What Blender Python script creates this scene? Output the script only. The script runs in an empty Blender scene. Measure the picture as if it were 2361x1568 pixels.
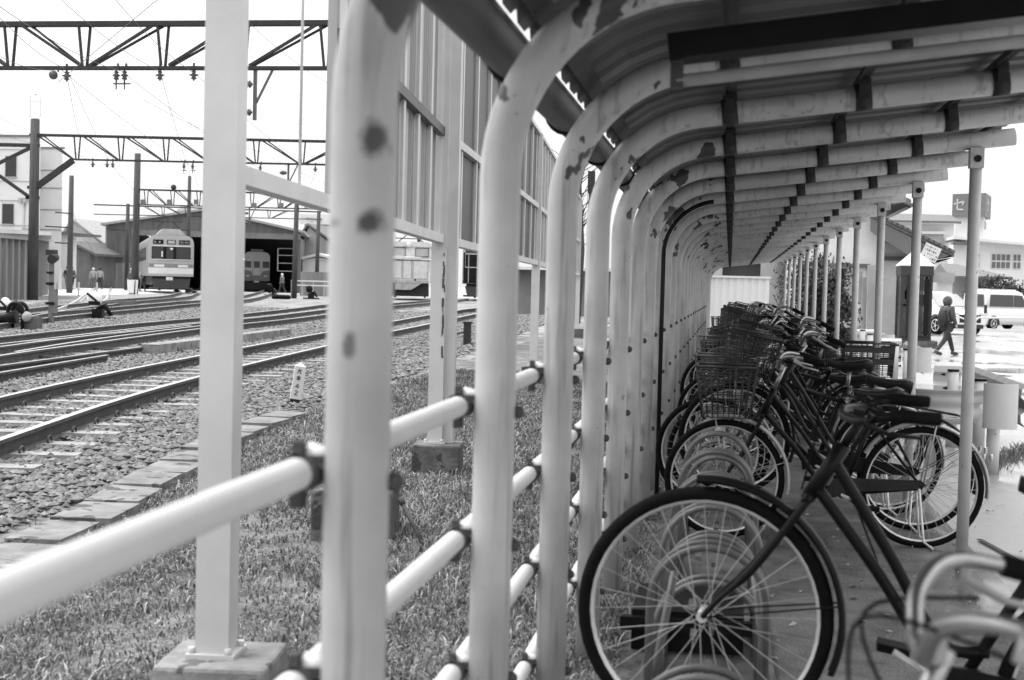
import bpy, math, random
import numpy as np
from mathutils import Vector, Matrix, Quaternion
random.seed(7); rng = np.random.default_rng(11)
SC = bpy.context.scene; COL = SC.collection
# ------------------------------------------------------------------ camera
SKYH = 3.1; EYE = 1.37; FPX = 3278.0; ROLL = .025
YAW = math.radians(8.652); PIT = math.radians(2.123)
fh = Vector((-math.sin(YAW), math.cos(YAW), 0)); r0 = Vector((math.cos(YAW), math.sin(YAW), 0)); zz = Vector((0, 0, 1))
CF = math.cos(PIT)*fh - math.sin(PIT)*zz; cu0 = math.sin(PIT)*fh + math.cos(PIT)*zz
CR = math.cos(ROLL)*r0 + math.sin(ROLL)*cu0; CU = math.cos(ROLL)*cu0 - math.sin(ROLL)*r0
cam_d = bpy.data.cameras.new('camera'); cam = bpy.data.objects.new('camera', cam_d); COL.objects.link(cam)
M = Matrix((( CR.x, CU.x, -CF.x, 0), (CR.y, CU.y, -CF.y, 0), (CR.z, CU.z, -CF.z, EYE), (0, 0, 0, 1)))
cam.matrix_world = M
cam_d.sensor_fit = 'HORIZONTAL'; cam_d.sensor_width = 36; cam_d.lens = 50.0
cam_d.clip_start = .05; cam_d.clip_end = 4000
cam_d.dof.use_dof = True; cam_d.dof.focus_distance = 13; cam_d.dof.aperture_fstop = 5.4
SC.camera = cam
# ------------------------------------------------------------------ light
SC.view_settings.view_transform = 'Standard'; SC.view_settings.look = 'None'; SC.view_settings.gamma = 1
SC.view_settings.exposure = 1.15
W = bpy.data.worlds.new('World'); SC.world = W; W.use_nodes = True
nt = W.node_tree; nt.nodes.clear()
sky = nt.nodes.new('ShaderNodeTexSky'); sky.sky_type = 'NISHITA'; sky.sun_disc = False
sky.sun_elevation = math.radians(62); sky.sun_rotation = math.radians(-75); sky.dust_density = 4; sky.air_density = 1.0
bw = nt.nodes.new('ShaderNodeRGBToBW'); cl = nt.nodes.new('ShaderNodeMath'); cl.operation = 'MULTIPLY_ADD'
cl.inputs[1].default_value = .12      # Nishita sky seen through an overcast layer, three times brighter overhead than at the horizon
tcw = nt.nodes.new('ShaderNodeTexCoord'); sxw = nt.nodes.new('ShaderNodeSeparateXYZ'); nt.links.new(tcw.outputs['Generated'], sxw.inputs[0])
mrw = nt.nodes.new('ShaderNodeMapRange'); mrw.inputs[1].default_value = 0; mrw.inputs[2].default_value = 1; mrw.inputs[3].default_value = SKYH; mrw.inputs[4].default_value = SKYH*3; nt.links.new(sxw.outputs[2], mrw.inputs[0]); nt.links.new(mrw.outputs[0], cl.inputs[2])
bg = nt.nodes.new('ShaderNodeBackground'); bg.inputs[1].default_value = .13
wo = nt.nodes.new('ShaderNodeOutputWorld')
nt.links.new(sky.outputs[0], bw.inputs[0]); nt.links.new(bw.outputs[0], cl.inputs[0]); nt.links.new(cl.outputs[0], bg.inputs[0]); nt.links.new(bg.outputs[0], wo.inputs[0])
sd = bpy.data.lights.new('sun', 'SUN'); sd.energy = 1.5; sd.angle = math.radians(40); sd.color = (1, 1, 1)
so = bpy.data.objects.new('sun', sd); COL.objects.link(so)
so.rotation_euler = Vector((math.sin(math.radians(-75))*math.cos(math.radians(62)), math.cos(math.radians(-75))*math.cos(math.radians(62)), math.sin(math.radians(62)))).to_track_quat('Z', 'Y').to_euler()
# ------------------------------------------------------------------ measuring helpers
def ray(x, y): return CF + (x-1180)/FPX*CR + (784-y)/FPX*CU
def pix(x, y, Y):                     # the point at distance Y down the shelter seen at (x, y)
    d = ray(x, y); t = Y/d.y; return Vector((d.x*t, Y, EYE+d.z*t))
def H(y): return min(max(.02+.009*(y-6), 0), .4)
def ter(x, y):                        # the yard climbs a little away from the level car park
    k = min(max((-.9-x)/2.0, 0), 1); return H(y)*k
def yard(x, y, off=0):
    d = ray(x, y); g = 0
    for i in range(60):
        t = (g+off-EYE)/d.z; g = g*.5+.5*H(d.y*t)
    return Vector((d.x*t, d.y*t, g+off))
# ------------------------------------------------------------------ materials (black and white film: every colour is a grey)
def mat(name, g, rough=.6, var=.15, vscale=6, bump=0, bscale=60, metal=0, spots=None, spec=.5, stretch=None, coords='Object'):
    m = bpy.data.materials.new(name); m.use_nodes = True; n = m.node_tree.nodes; L = m.node_tree.links
    b = n['Principled BSDF']; b.inputs['Roughness'].default_value = rough; b.inputs['Metallic'].default_value = metal
    b.inputs['Specular IOR Level'].default_value = spec
    tc = n.new('ShaderNodeTexCoord'); src = tc.outputs[coords]
    if stretch:
        mp = n.new('ShaderNodeMapping'); mp.inputs['Scale'].default_value = stretch; L.new(src, mp.inputs[0]); src = mp.outputs[0]
    no = n.new('ShaderNodeTexNoise'); no.inputs['Scale'].default_value = vscale; no.inputs['Detail'].default_value = 5; no.inputs['Roughness'].default_value = .6
    L.new(src, no.inputs[0])
    r = n.new('ShaderNodeValToRGB'); e = r.color_ramp.elements
    lo = max(g*(1-var), 0); hi = min(g*(1+var), .95)
    e[0].position = .32; e[0].color = (lo, lo, lo, 1); e[1].position = .68; e[1].color = (hi, hi, hi, 1)
    L.new(no.outputs[0], r.inputs[0]); col = r.outputs[0]
    if spots:                                    # (grey, scale, threshold) peeled or rusty patches
        for sg, ss, st in spots:
            n2 = n.new('ShaderNodeTexNoise'); n2.inputs['Scale'].default_value = ss; n2.inputs['Detail'].default_value = 4; L.new(tc.outputs[coords], n2.inputs[0])
            r2 = n.new('ShaderNodeValToRGB'); q = r2.color_ramp.elements
            q[0].position = st; q[0].color = (0, 0, 0, 1); q[1].position = st+.02; q[1].color = (1, 1, 1, 1); L.new(n2.outputs[0], r2.inputs[0])
            mx = n.new('ShaderNodeMix'); mx.data_type = 'RGBA'; L.new(r2.outputs[0], mx.inputs[0]); L.new(col, mx.inputs[6]); mx.inputs[7].default_value = (sg, sg, sg, 1); col = mx.outputs[2]
    L.new(col, b.inputs['Base Color'])
    if bump:
        n3 = n.new('ShaderNodeTexNoise'); n3.inputs['Scale'].default_value = bscale; n3.inputs['Detail'].default_value = 4; L.new(src, n3.inputs[0])
        bp = n.new('ShaderNodeBump'); bp.inputs['Strength'].default_value = bump; bp.inputs['Distance'].default_value = .02; L.new(n3.outputs[0], bp.inputs['Height']); L.new(bp.outputs[0], b.inputs['Normal'])
    return m
def hoop_mat():
    m = mat('white_pipe_paint', .43, .42, .17, 3.5, spots=[(.30, 9, .73), (.15, 30, .735)])
    n = m.node_tree.nodes; L = m.node_tree.links; b = n['Principled BSDF']; old = b.inputs['Base Color'].links[0].from_socket
    tc = n.new('ShaderNodeTexCoord'); sx = n.new('ShaderNodeSeparateXYZ'); L.new(tc.outputs['Object'], sx.inputs[0])
    # rust bites the inside of the bend where rain drips from the gutter
    def rng_(sock, a, b_, c, d):
        mr = n.new('ShaderNodeMapRange'); mr.interpolation_type = 'SMOOTHSTEP'; mr.inputs[1].default_value = a; mr.inputs[2].default_value = b_; mr.inputs[3].default_value = c; mr.inputs[4].default_value = d; L.new(sock, mr.inputs[0]); return mr.outputs[0]
    z1 = rng_(sx.outputs[2], 1.62, 1.74, 0, 1); x1 = rng_(sx.outputs[0], -.12, .1, 1, 0)
    mu = n.new('ShaderNodeMath'); mu.operation = 'MULTIPLY'; L.new(z1, mu.inputs[0]); L.new(x1, mu.inputs[1])
    mp = n.new('ShaderNodeMapping'); mp.inputs['Scale'].default_value = (1, 1, .7); oi = n.new('ShaderNodeObjectInfo'); ad = n.new('ShaderNodeVectorMath'); ad.operation = 'ADD'
    cb = n.new('ShaderNodeCombineXYZ'); m9 = n.new('ShaderNodeMath'); m9.operation = 'MULTIPLY'; m9.inputs[1].default_value = 40; L.new(oi.outputs['Random'], m9.inputs[0]); L.new(m9.outputs[0], cb.inputs[1])
    L.new(tc.outputs['Object'], ad.inputs[0]); L.new(cb.outputs[0], ad.inputs[1]); L.new(ad.outputs[0], mp.inputs[0])
    n2 = n.new('ShaderNodeTexNoise'); n2.inputs['Scale'].default_value = 10; n2.inputs['Detail'].default_value = 3; L.new(mp.outputs[0], n2.inputs[0])
    m2 = n.new('ShaderNodeMath'); m2.operation = 'MULTIPLY_ADD'; m2.inputs[1].default_value = .165; L.new(mu.outputs[0], m2.inputs[0]); L.new(n2.outputs[0], m2.inputs[2])
    th = rng_(m2.outputs[0], .755, .775, 0, 1)
    mx = n.new('ShaderNodeMix'); mx.data_type = 'RGBA'; L.new(th, mx.inputs[0]); L.new(old, mx.inputs[6]); mx.inputs[7].default_value = (.05, .05, .05, 1); L.new(mx.outputs[2], b.inputs['Base Color'])
    # faint grimy runs down the pipe
    mp3 = n.new('ShaderNodeMapping'); mp3.inputs['Scale'].default_value = (26, 26, 1.4); L.new(ad.outputs[0], mp3.inputs[0]); n4 = n.new('ShaderNodeTexNoise'); n4.inputs['Scale'].default_value = 1.6; n4.inputs['Detail'].default_value = 6; L.new(mp3.outputs[0], n4.inputs[0])
    dk = rng_(n4.outputs[0], .52, .72, 1, .62); m5 = n.new('ShaderNodeMix'); m5.data_type = 'RGBA'; m5.blend_type = 'MULTIPLY'; m5.inputs[0].default_value = 1; c5 = n.new('ShaderNodeCombineColor')
    for k in range(3): L.new(dk, c5.inputs[k])
    L.new(mx.outputs[2], m5.inputs[6]); L.new(c5.outputs[0], m5.inputs[7]); L.new(m5.outputs[2], b.inputs['Base Color'])
    for nd in n:                       # every hoop its own wear
        if nd.type == 'TEX_NOISE' and nd not in (n2, n4):
            for l in list(nd.inputs[0].links): L.remove(l)
            L.new(ad.outputs[0], nd.inputs[0])
    return m
def ground_mat(name, g, g2, s1, s2, rough, bump, bscale, wet=None):
    m = bpy.data.materials.new(name); m.use_nodes = True; n = m.node_tree.nodes; L = m.node_tree.links; b = n['Principled BSDF']
    tc = n.new('ShaderNodeTexCoord')
    a = n.new('ShaderNodeTexNoise'); a.inputs['Scale'].default_value = s1; a.inputs['Detail'].default_value = 8; a.inputs['Roughness'].default_value = .65; L.new(tc.outputs['Object'], a.inputs[0])
    c = n.new('ShaderNodeTexNoise'); c.inputs['Scale'].default_value = s2; c.inputs['Detail'].default_value = 3; L.new(tc.outputs['Object'], c.inputs[0])
    ma = n.new('ShaderNodeMath'); ma.operation = 'MULTIPLY_ADD'; ma.inputs[1].default_value = .5; L.new(a.outputs[0], ma.inputs[0])
    mb = n.new('ShaderNodeMath'); mb.operation = 'MULTIPLY'; mb.inputs[1].default_value = .5; L.new(c.outputs[0], mb.inputs[0]); L.new(mb.outputs[0], ma.inputs[2])
    r = n.new('ShaderNodeValToRGB'); e = r.color_ramp.elements; e[0].position = .36; e[0].color = (g, g, g, 1); e[1].position = .64; e[1].color = (g2, g2, g2, 1); L.new(ma.outputs[0], r.inputs[0])
    L.new(r.outputs[0], b.inputs['Base Color']); b.inputs['Roughness'].default_value = rough
    bp = n.new('ShaderNodeBump'); bp.inputs['Strength'].default_value = bump; bp.inputs['Distance'].default_value = .03
    v = n.new('ShaderNodeTexVoronoi'); v.inputs['Scale'].default_value = bscale; L.new(tc.outputs['Object'], v.inputs[0]); L.new(v.outputs[0], bp.inputs['Height'])
    if wet:                              # rain stands in the low patches
        w = n.new('ShaderNodeTexNoise'); w.inputs['Scale'].default_value = wet; w.inputs['Detail'].default_value = 3
        mp = n.new('ShaderNodeMapping'); mp.inputs['Scale'].default_value = (.6, .22, 1); L.new(tc.outputs['Object'], mp.inputs[0]); L.new(mp.outputs[0], w.inputs[0])
        rr = n.new('ShaderNodeValToRGB'); q = rr.color_ramp.elements; q[0].position = .50; q[0].color = (rough,)*3+(1,); q[1].position = .60; q[1].color = (.06,)*3+(1,); L.new(w.outputs[0], rr.inputs[0]); L.new(rr.outputs[0], b.inputs['Roughness'])
        bs = n.new('ShaderNodeMapRange'); bs.inputs[1].default_value = .5; bs.inputs[2].default_value = .6; bs.inputs[3].default_value = bump; bs.inputs[4].default_value = 0.02; L.new(w.outputs[0], bs.inputs[0]); L.new(bs.outputs[0], bp.inputs['Strength'])
    L.new(bp.outputs[0], b.inputs['Normal'])
    return m
MT = dict(
 pipe=hoop_mat(), post=mat('post_paint', .48, .45, .1, 8, spots=[(.2, 30, .70)]), white=mat('white_paint', .6, .5, .07, 3, spots=[(.45, 14, .72)]),
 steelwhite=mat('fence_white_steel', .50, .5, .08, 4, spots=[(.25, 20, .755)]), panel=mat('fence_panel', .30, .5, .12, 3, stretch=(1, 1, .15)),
 paneldark=mat('fence_panel_dark', .05, .5, .3, 3, stretch=(1, 1, .2)), conc=mat('concrete', .21, .9, .35, 6, .4, 40, spots=[(.09, 8, .62)]), concdark=mat('concrete_damp', .10, .85, .45, 7, .4, 40, spots=[(.04, 9, .6)]),
 roof=mat('roof_sheet', .10, .6, .2, 4, stretch=(.3, 2, 1)), purlin=mat('purlin_rust', .025, .75, .4, 12), strap=mat('strap_rust', .022, .7, .5, 20), gutter=mat('gutter_dark', .035, .5, .3, 6),
 rust=mat('rusty_steel', .055, .8, .45, 18, .2, 60), railtop=mat('rail_head', .62, .25, .1, 8, metal=.6), railside=mat('rail_web', .06, .75, .35, 9, .2, 40), sleeper=mat('sleeper', .25, .85, .25, 8, .3, 30),
 black=mat('black_paint', .008, .4, .3, 9, spec=.15), rubber=mat('tyre_rubber', .007, .85, .3, 25, spec=.1), chrome=mat('dull_chrome', .36, .3, .15, 10, metal=.85), alloy=mat('aluminium', .62, .42, .15, 9, metal=.3), silver=mat('silver_paint', .34, .35, .12, 8, metal=.3),
 grey=mat('dark_grey_paint', .022, .4, .3, 9, spec=.2), saddle=mat('saddle_vinyl', .014, .45, .3, 18, spec=.35), grip=mat('grip_rubber', .006, .7, .2, 30, spec=.12), wire=mat('basket_wire', .08, .45, .3, 15, metal=.3), wireblack=mat('basket_wire_black', .02, .5, .3, 15), spoke=mat('spoke_steel', .42, .4, .1, 5, metal=.5), whitepl=mat('white_plastic', .7, .4, .05, 6),
 rack=mat('galvanised_rack', .12, .55, .3, 10, metal=.4),
 steel=mat('dark_steel', .022, .75, .3, 5), pole=mat('old_pole', .05, .85, .35, 4, stretch=(3, 3, .3)), polelight=mat('grey_pole', .14, .85, .25, 4), insul=mat('insulator', .07, .4, .2, 9), cable=mat('cable', .09, .7, .1, 5),
 wallw=mat('pale_wall', .62, .85, .06, .8), wallg=mat('grey_wall', .34, .85, .15, .9), walld=mat('dark_wall', .11, .85, .3, 1.2, stretch=(1, 1, .3)), siding=mat('house_siding', .66, .8, .08, 2), tile=mat('roof_tile', .12, .7, .25, 6), tilel=mat('far_roof', .28, .8, .15, 3),
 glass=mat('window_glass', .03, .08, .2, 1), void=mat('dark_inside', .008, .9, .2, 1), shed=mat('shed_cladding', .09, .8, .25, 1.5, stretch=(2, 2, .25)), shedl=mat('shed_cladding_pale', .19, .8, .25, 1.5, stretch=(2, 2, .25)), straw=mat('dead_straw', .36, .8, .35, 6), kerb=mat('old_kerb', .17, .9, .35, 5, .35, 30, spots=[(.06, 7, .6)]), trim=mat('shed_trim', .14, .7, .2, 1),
 ribmetal=mat('ribbed_metal', .26, .55, .2, 2, stretch=(1, 1, .2)), train=mat('train_cream', .33, .5, .1, 1.5), trainband=mat('train_band', .17, .5, .1, 2), trainside=mat('train_side', .16, .5, .15, 2), trainfront=mat('train_front_pale', .55, .45, .08, 2), traindark=mat('train_under', .02, .8, .3, 4), roofgrey=mat('train_roof', .36, .7, .12, 2), loco=mat('loco_paint', .52, .55, .14, 3, spots=[(.25, 6, .68)]), locoshade=mat('loco_lower', .3, .6, .3, 3),
 carw=mat('car_white', .72, .15, .03, 2), carg=mat('car_dark_trim', .02, .4, .2, 5), carglass=mat('car_glass', .05, .05, .1, 1), lamp=mat('lens', .6, .1, .1, 5), booth=mat('booth_frame', .025, .4, .2, 4), boothglass=None,
 leaf=mat('leaf', .045, .6, .55, 30), twig=mat('twig', .05, .9, .2, 10), jacket=mat('jacket_grey', .12, .85, .2, 12), trousers=mat('trousers_dark', .03, .85, .25, 10), skin=mat('skin', .35, .6, .08, 8), bag=mat('bag_black', .018, .7, .3, 12), shoe=mat('shoe', .04, .7, .2, 8), palecloth=mat('pale_cloth', .34, .85, .15, 8),
 paper=mat('printed_paper', .62, .8, .05, 5), ink=mat('ink', .06, .7, .1, 5), signgrey=mat('sign_grey', .13, .6, .1, 1), tower=mat('tower_wall', .66, .85, .05, .6), letter=mat('sign_letter', .42, .6, .05, 3), stone=mat('ballast_stone', .165, .9, .62, 14), grass=mat('grass_blade', .26, .8, .5, 4), grassdark=mat('grass_dark', .12, .8, .45, 5))
def glassy(name, a):
    m = bpy.data.materials.new(name); m.use_nodes = True; n = m.node_tree.nodes; L = m.node_tree.links; b = n['Principled BSDF']
    b.inputs['Base Color'].default_value = (.02, .02, .02, 1); b.inputs['Roughness'].default_value = .05; b.inputs['Alpha'].default_value = a
    no = n.new('ShaderNodeTexNoise'); no.inputs['Scale'].default_value = 3; mr = n.new('ShaderNodeMapRange'); mr.inputs[3].default_value = a*.8; mr.inputs[4].default_value = a*1.2; L.new(no.outputs[0], mr.inputs[0]); L.new(mr.outputs[0], b.inputs['Alpha'])
    return m
MT['boothglass'] = glassy('booth_glass', .62)
# ------------------------------------------------------------------ mesh helper
class MB:
    def __init__(s): s.v = []; s.f = []; s.sm = []; s.mi = []; s.m = 0
    def add(s, vs, fs, smooth=False):
        o = len(s.v); s.v += [tuple(p) for p in vs]
        for q in fs: s.f.append(tuple(i+o for i in q)); s.sm.append(smooth); s.mi.append(s.m)
        return s
    def box(s, c, d, rz=0, ry=0, rx=0):
        R = Matrix.Rotation(rz, 3, 'Z') @ Matrix.Rotation(ry, 3, 'Y') @ Matrix.Rotation(rx, 3, 'X'); c = Vector(c)
        vs = [c + R @ Vector((x*d[0]/2, y*d[1]/2, z*d[2]/2)) for x in (-1, 1) for y in (-1, 1) for z in (-1, 1)]
        return s.add(vs, [(0, 1, 3, 2), (4, 6, 7, 5), (0, 4, 5, 1), (2, 3, 7, 6), (0, 2, 6, 4), (1, 5, 7, 3)])
    def span(s, a, b): return s.box([(p+q)/2 for p, q in zip(a, b)], [abs(q-p) for p, q in zip(a, b)])
    def bar(s, p0, p1, w, h=None, up=(0, 0, 1)):
        p0 = Vector(p0); p1 = Vector(p1); h = h or w; d = (p1-p0); 
        if d.length < 1e-6: return s
        d.normalize(); up = Vector(up)
        if abs(d.dot(up)) > .99: up = Vector((0, 1, 0)) if abs(d.y) < .9 else Vector((1, 0, 0))
        x = d.cross(up).normalized(); y = x.cross(d)
        vs = [p + x*a*w/2 + y*b*h/2 for p in (p0, p1) for a, b in ((-1, -1), (1, -1), (1, 1), (-1, 1))]
        return s.add(vs, [(3, 2, 1, 0), (4, 5, 6, 7), (0, 1, 5, 4), (1, 2, 6, 5), (2, 3, 7, 6), (3, 0, 4, 7)])
    def tube(s, pts, r, seg=8, closed=False, cap=True):
        pts = [Vector(p) for p in pts]; n = len(pts); rs = r if isinstance(r, (list, tuple)) else [r]*n
        T = []
        for i in range(n):
            a = pts[(i-1) % n] if (closed or i > 0) else pts[i]; b = pts[(i+1) % n] if (closed or i < n-1) else pts[i]
            T.append((b-a).normalized())
        up = Vector((0, 0, 1)) if abs(T[0].z) < .9 else Vector((0, 1, 0))
        x = T[0].cross(up).normalized(); vs = []
        for i in range(n):
            if i: x = (T[i-1].rotation_difference(T[i]) @ x); x = (x - T[i]*x.dot(T[i])).normalized()
            y = T[i].cross(x)
            for k in range(seg):
                a = 2*math.pi*k/seg; vs.append(pts[i] + (x*math.cos(a)+y*math.sin(a))*rs[i])
        fs = []
        for i in range(n if closed else n-1):
            j = (i+1) % n
            for k in range(seg): l = (k+1) % seg; fs.append((i*seg+k, i*seg+l, j*seg+l, j*seg+k))
        s.add(vs, fs, True)
        if cap and not closed:
            o = len(s.v)-len(vs)
            s.f.append(tuple(o+k for k in range(seg))[::-1]); s.sm.append(False); s.mi.append(s.m)
            s.f.append(tuple(o+(n-1)*seg+k for k in range(seg))); s.sm.append(False); s.mi.append(s.m)
        return s
    def cyl(s, a, b, r, seg=12, r2=None): return s.tube([a, b], [r, r if r2 is None else r2], seg)
    def lathe(s, prof, c=(0, 0, 0), axis='Z', seg=16):
        vs = []; c = Vector(c)
        for r, h in prof:
            for k in range(seg):
                a = 2*math.pi*k/seg; x, y = r*math.cos(a), r*math.sin(a)
                vs.append(c + Vector({'Z': (x, y, h), 'Y': (x, h, y), 'X': (h, x, y)}[axis]))
        fs = [(i*seg+k, i*seg+(k+1) % seg, (i+1)*seg+(k+1) % seg, (i+1)*seg+k) for i in range(len(prof)-1) for k in range(seg)]
        return s.add(vs, fs, True)
    def ball(s, c, r, seg=12, rings=8, sc=(1, 1, 1)):
        prof = [(max(math.sin(math.pi*i/rings), .001)*r, -math.cos(math.pi*i/rings)*r) for i in range(rings+1)]
        o = len(s.v); s.lathe(prof, (0, 0, 0), 'Z', seg)
        for i in range(o, len(s.v)): p = s.v[i]; s.v[i] = (c[0]+p[0]*sc[0], c[1]+p[1]*sc[1], c[2]+p[2]*sc[2])
        return s
    def prism(s, poly, ext, flip=False):              # polygon of 3-D points pushed along ext
        n = len(poly); e = Vector(ext); P = [Vector(p) for p in poly]
        vs = P + [p+e for p in P]
        return s.add(vs, [tuple(range(n))[::-1], tuple(range(n, 2*n))] + [(i, (i+1) % n, n+(i+1) % n, n+i) for i in range(n)])
    def loft(s, secs, smooth=True, cap=True):
        n = len(secs[0]); vs = [p for q in secs for p in q]
        fs = [(i*n+k, i*n+(k+1) % n, (i+1)*n+(k+1) % n, (i+1)*n+k) for i in range(len(secs)-1) for k in range(n)]
        s.add(vs, fs, smooth)
        if cap: s.add(secs[0], [tuple(range(n))[::-1]]); s.add(secs[-1], [tuple(range(n))])
        return s
    def xf(s, Mx):
        s.v = [tuple(Mx @ Vector(p)) for p in s.v]; return s
    def build(s, name, m, parent=None, loc=None, kind=None):
        me = bpy.data.meshes.new(name); me.from_pydata(s.v, [], s.f); ms = m if isinstance(m, list) else [m]
        for q in ms: me.materials.append(MT[q])
        me.polygons.foreach_set('use_smooth', s.sm); me.polygons.foreach_set('material_index', s.mi); me.update()
        o = bpy.data.objects.new(name, me); COL.objects.link(o)
        if parent: o.parent = parent
        if loc is not None: o.location = loc
        if kind: o['kind'] = kind
        return o
def tag(o, label=None, cat=None, group=None, kind=None):
    if label: o['label'] = label
    if cat: o['category'] = cat
    if group: o['group'] = group
    if kind: o['kind'] = kind
    return o
def thing(name, label, cat, loc=(0, 0, 0), rz=0, group=None):
    o = bpy.data.objects.new(name, None); COL.objects.link(o); o.location = loc; o.rotation_euler = (0, 0, rz); o.empty_display_size = .1
    return tag(o, label, cat, group)
def kids(o): return list(o.children)
def twin(o, parent=None):
    c = o.copy(); COL.objects.link(c); c.parent = parent
    for ch in kids(o): twin(ch, c)
    return c
def raw(name, V, F, m, kind=None, smooth=False, sizes=3):
    me = bpy.data.meshes.new(name); me.vertices.add(len(V)); me.vertices.foreach_set('co', V.astype(np.float32).ravel())
    nf = len(F); me.loops.add(nf*sizes); me.loops.foreach_set('vertex_index', F.astype(np.int32).ravel()); me.polygons.add(nf)
    me.polygons.foreach_set('loop_start', np.arange(nf, dtype=np.int32)*sizes); me.polygons.foreach_set('use_smooth', np.full(nf, smooth)); me.update(calc_edges=True); me.materials.append(MT[m])
    o = bpy.data.objects.new(name, me); COL.objects.link(o)
    if kind: o['kind'] = kind
    return o
def wb(mb, name, m, parent, kind=None):               # parts modelled in world coordinates under an unrotated thing
    l = parent.location
    if parent.parent: l = l + parent.parent.location
    mb.v = [(p[0]-l.x, p[1]-l.y, p[2]-l.z) for p in mb.v]; return mb.build(name, m, parent, kind=kind)
# ================================================================== THE SETTING
def sheet(name, xs, ys, zf, m):
    V = np.array([(x, y, zf(x, y)) for y in ys for x in xs]); nx = len(xs)
    F = np.array([(j*nx+i, j*nx+i+1, (j+1)*nx+i+1, (j+1)*nx+i) for j in range(len(ys)-1) for i in range(nx-1)])
    return raw(name, V, F, m, 'structure', True, 4)
MT['lot'] = ground_mat('wet_car_park', .26, .37, 9, .35, .30, .25, 120, wet=.9)
MT['base'] = ground_mat('far_ground', .26, .38, 3, .2, .9, .2, 30)
MT['ballast'] = ground_mat('ballast_bed', .025, .36, 17, 1.3, .92, .9, 14)
MT['floor'] = ground_mat('shelter_slab', .02, .15, 6, 1.3, .62, .35, 90, wet=1.6)
MT['soil'] = ground_mat('grass_soil', .05, .20, 12, 1.5, .95, .8, 25)
MT['apron'] = ground_mat('depot_apron', .5, .62, 3, .3, .8, .1, 40)
ex = lambda a, b, n: list(np.linspace(a, b, n))
ysl = ex(-30, 60, 46) + ex(70, 900, 12)
sheet('ground', [-900, -300, -100, -50, -20, -10, -4, -2.9, -2, -.9, 0, 3, 10, 40, 150, 900], ysl, lambda x, y: ter(x, y)-.02, 'base')
sheet('ballast_bed', ex(-70, -3.6, 40), ex(0, 60, 61)+[80, 110], lambda x, y: H(y)+.004+.015*math.sin(x*2.1+y)*math.sin(y*1.3), 'ballast')
sheet('verge', ex(-4.15, -.28, 20), ex(-3, 40, 60), lambda x, y: ter(x, y)+.012+.012*math.sin(x*5)*math.sin(y*4), 'soil')
sheet('shelter_floor', [-.28, 0, .8, 1.34], ex(-4, 34, 20), lambda x, y: .012, 'floor')
sheet('car_park', [1.34, 3, 6, 15, 60, 120], ex(-4, 110, 58), lambda x, y: .004, 'lot')
pa = [yard(60, 684), yard(430, 676), yard(430, 655), yard(60, 655)]
ap = MB(); ap.add([(p.x, p.y, .41) for p in pa], [(0, 1, 2, 3)]); ap.build('depot_apron', 'apron', kind='structure')
# concrete edging slabs between the ballast and the grass
kb = [(-3.2, 4.6), (-3.38, 5.9), (-3.48, 6.88), (-3.62, 7.8), (-3.84, 9.1), (-4.03, 10.4), (-4.16, 11.8), (-4.2, 13.1)]
es = thing('edging_kerb', 'row of flat pale concrete edging slabs between track ballast and grass', 'kerb', (-3.6, 7.8, 0))
def walk(P, step):
    P = [Vector((p[0], p[1], 0)) for p in P]; out = []; i = 0; c = P[0].copy(); left = step; out.append(c.copy())
    while i < len(P)-1:
        d = P[i+1]-c
        if d.length >= left: c = c+d.normalized()*left; out.append(c.copy()); left = step
        else: left -= d.length; i += 1; c = P[i].copy()
    return out
K = walk(kb, .6)
for i in range(len(K)-1):
    a, b = K[i], K[i+1]; d = (b-a).normalized(); n_ = Vector((d.y, -d.x, 0)); zt = H(a.y)+.075+random.uniform(-.008, .008)
    q = MB(); a2 = a+d*.007; b2 = b-d*.007; w = random.uniform(.27, .33)
    q.prism([(a2.x, a2.y, zt), (b2.x, b2.y, zt+random.uniform(-.006, .006)), (b2.x+n_.x*w, b2.y+n_.y*w, zt-.01), (a2.x+n_.x*w, a2.y+n_.y*w, zt)], (0, 0, -.12))
    wb(q, 'slab', 'kerb', es)
# ballast stones and grass: nobody could count them
def kerbx(y):
    ys = [k[1] for k in kb]; return float(np.interp(y, ys, [k[0] for k in kb]))
def stones():
    oct_ = np.array([(1, 0, 0), (-1, 0, 0), (0, 1, 0), (0, -1, 0), (0, 0, 1), (0, 0, -1.)]); fc = np.array([(0, 2, 4), (2, 1, 4), (1, 3, 4), (3, 0, 4), (2, 0, 5), (1, 2, 5), (3, 1, 5), (0, 3, 5)])
    N = 80000; y = 4.5 + 44*rng.random(N)**1.6; x = -3.35 - .045*y + -1*rng.random(N)*(3.0+.33*y)
    kx = np.interp(y, [k[1] for k in kb], [k[0] for k in kb]); ok = x < kx-.01; x, y = x[ok], y[ok]; n = len(x)
    r = rng.uniform(.012, .036, n)*(1+.016*y); z = np.clip(.02+.009*(y-6), 0, .4)+.01+r*.35+rng.uniform(0, .025, n)
    V = oct_[None]*rng.uniform(.6, 1.35, (n, 6, 3)); an = rng.random(n)*6.283; ca, sa = np.cos(an), np.sin(an)
    V = np.stack([V[..., 0]*ca[:, None]-V[..., 1]*sa[:, None], V[..., 0]*sa[:, None]+V[..., 1]*ca[:, None], V[..., 2]*.6], -1)*r[:, None, None]
    V += np.stack([x, y, z], -1)[:, None]; F = fc[None]+6*np.arange(n)[:, None, None]
    return raw('track_ballast', V.reshape(-1, 3), F.reshape(-1, 3), 'stone', 'stuff')
tag(stones(), 'loose grey crushed stone ballast around the tracks', 'ballast')
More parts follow.
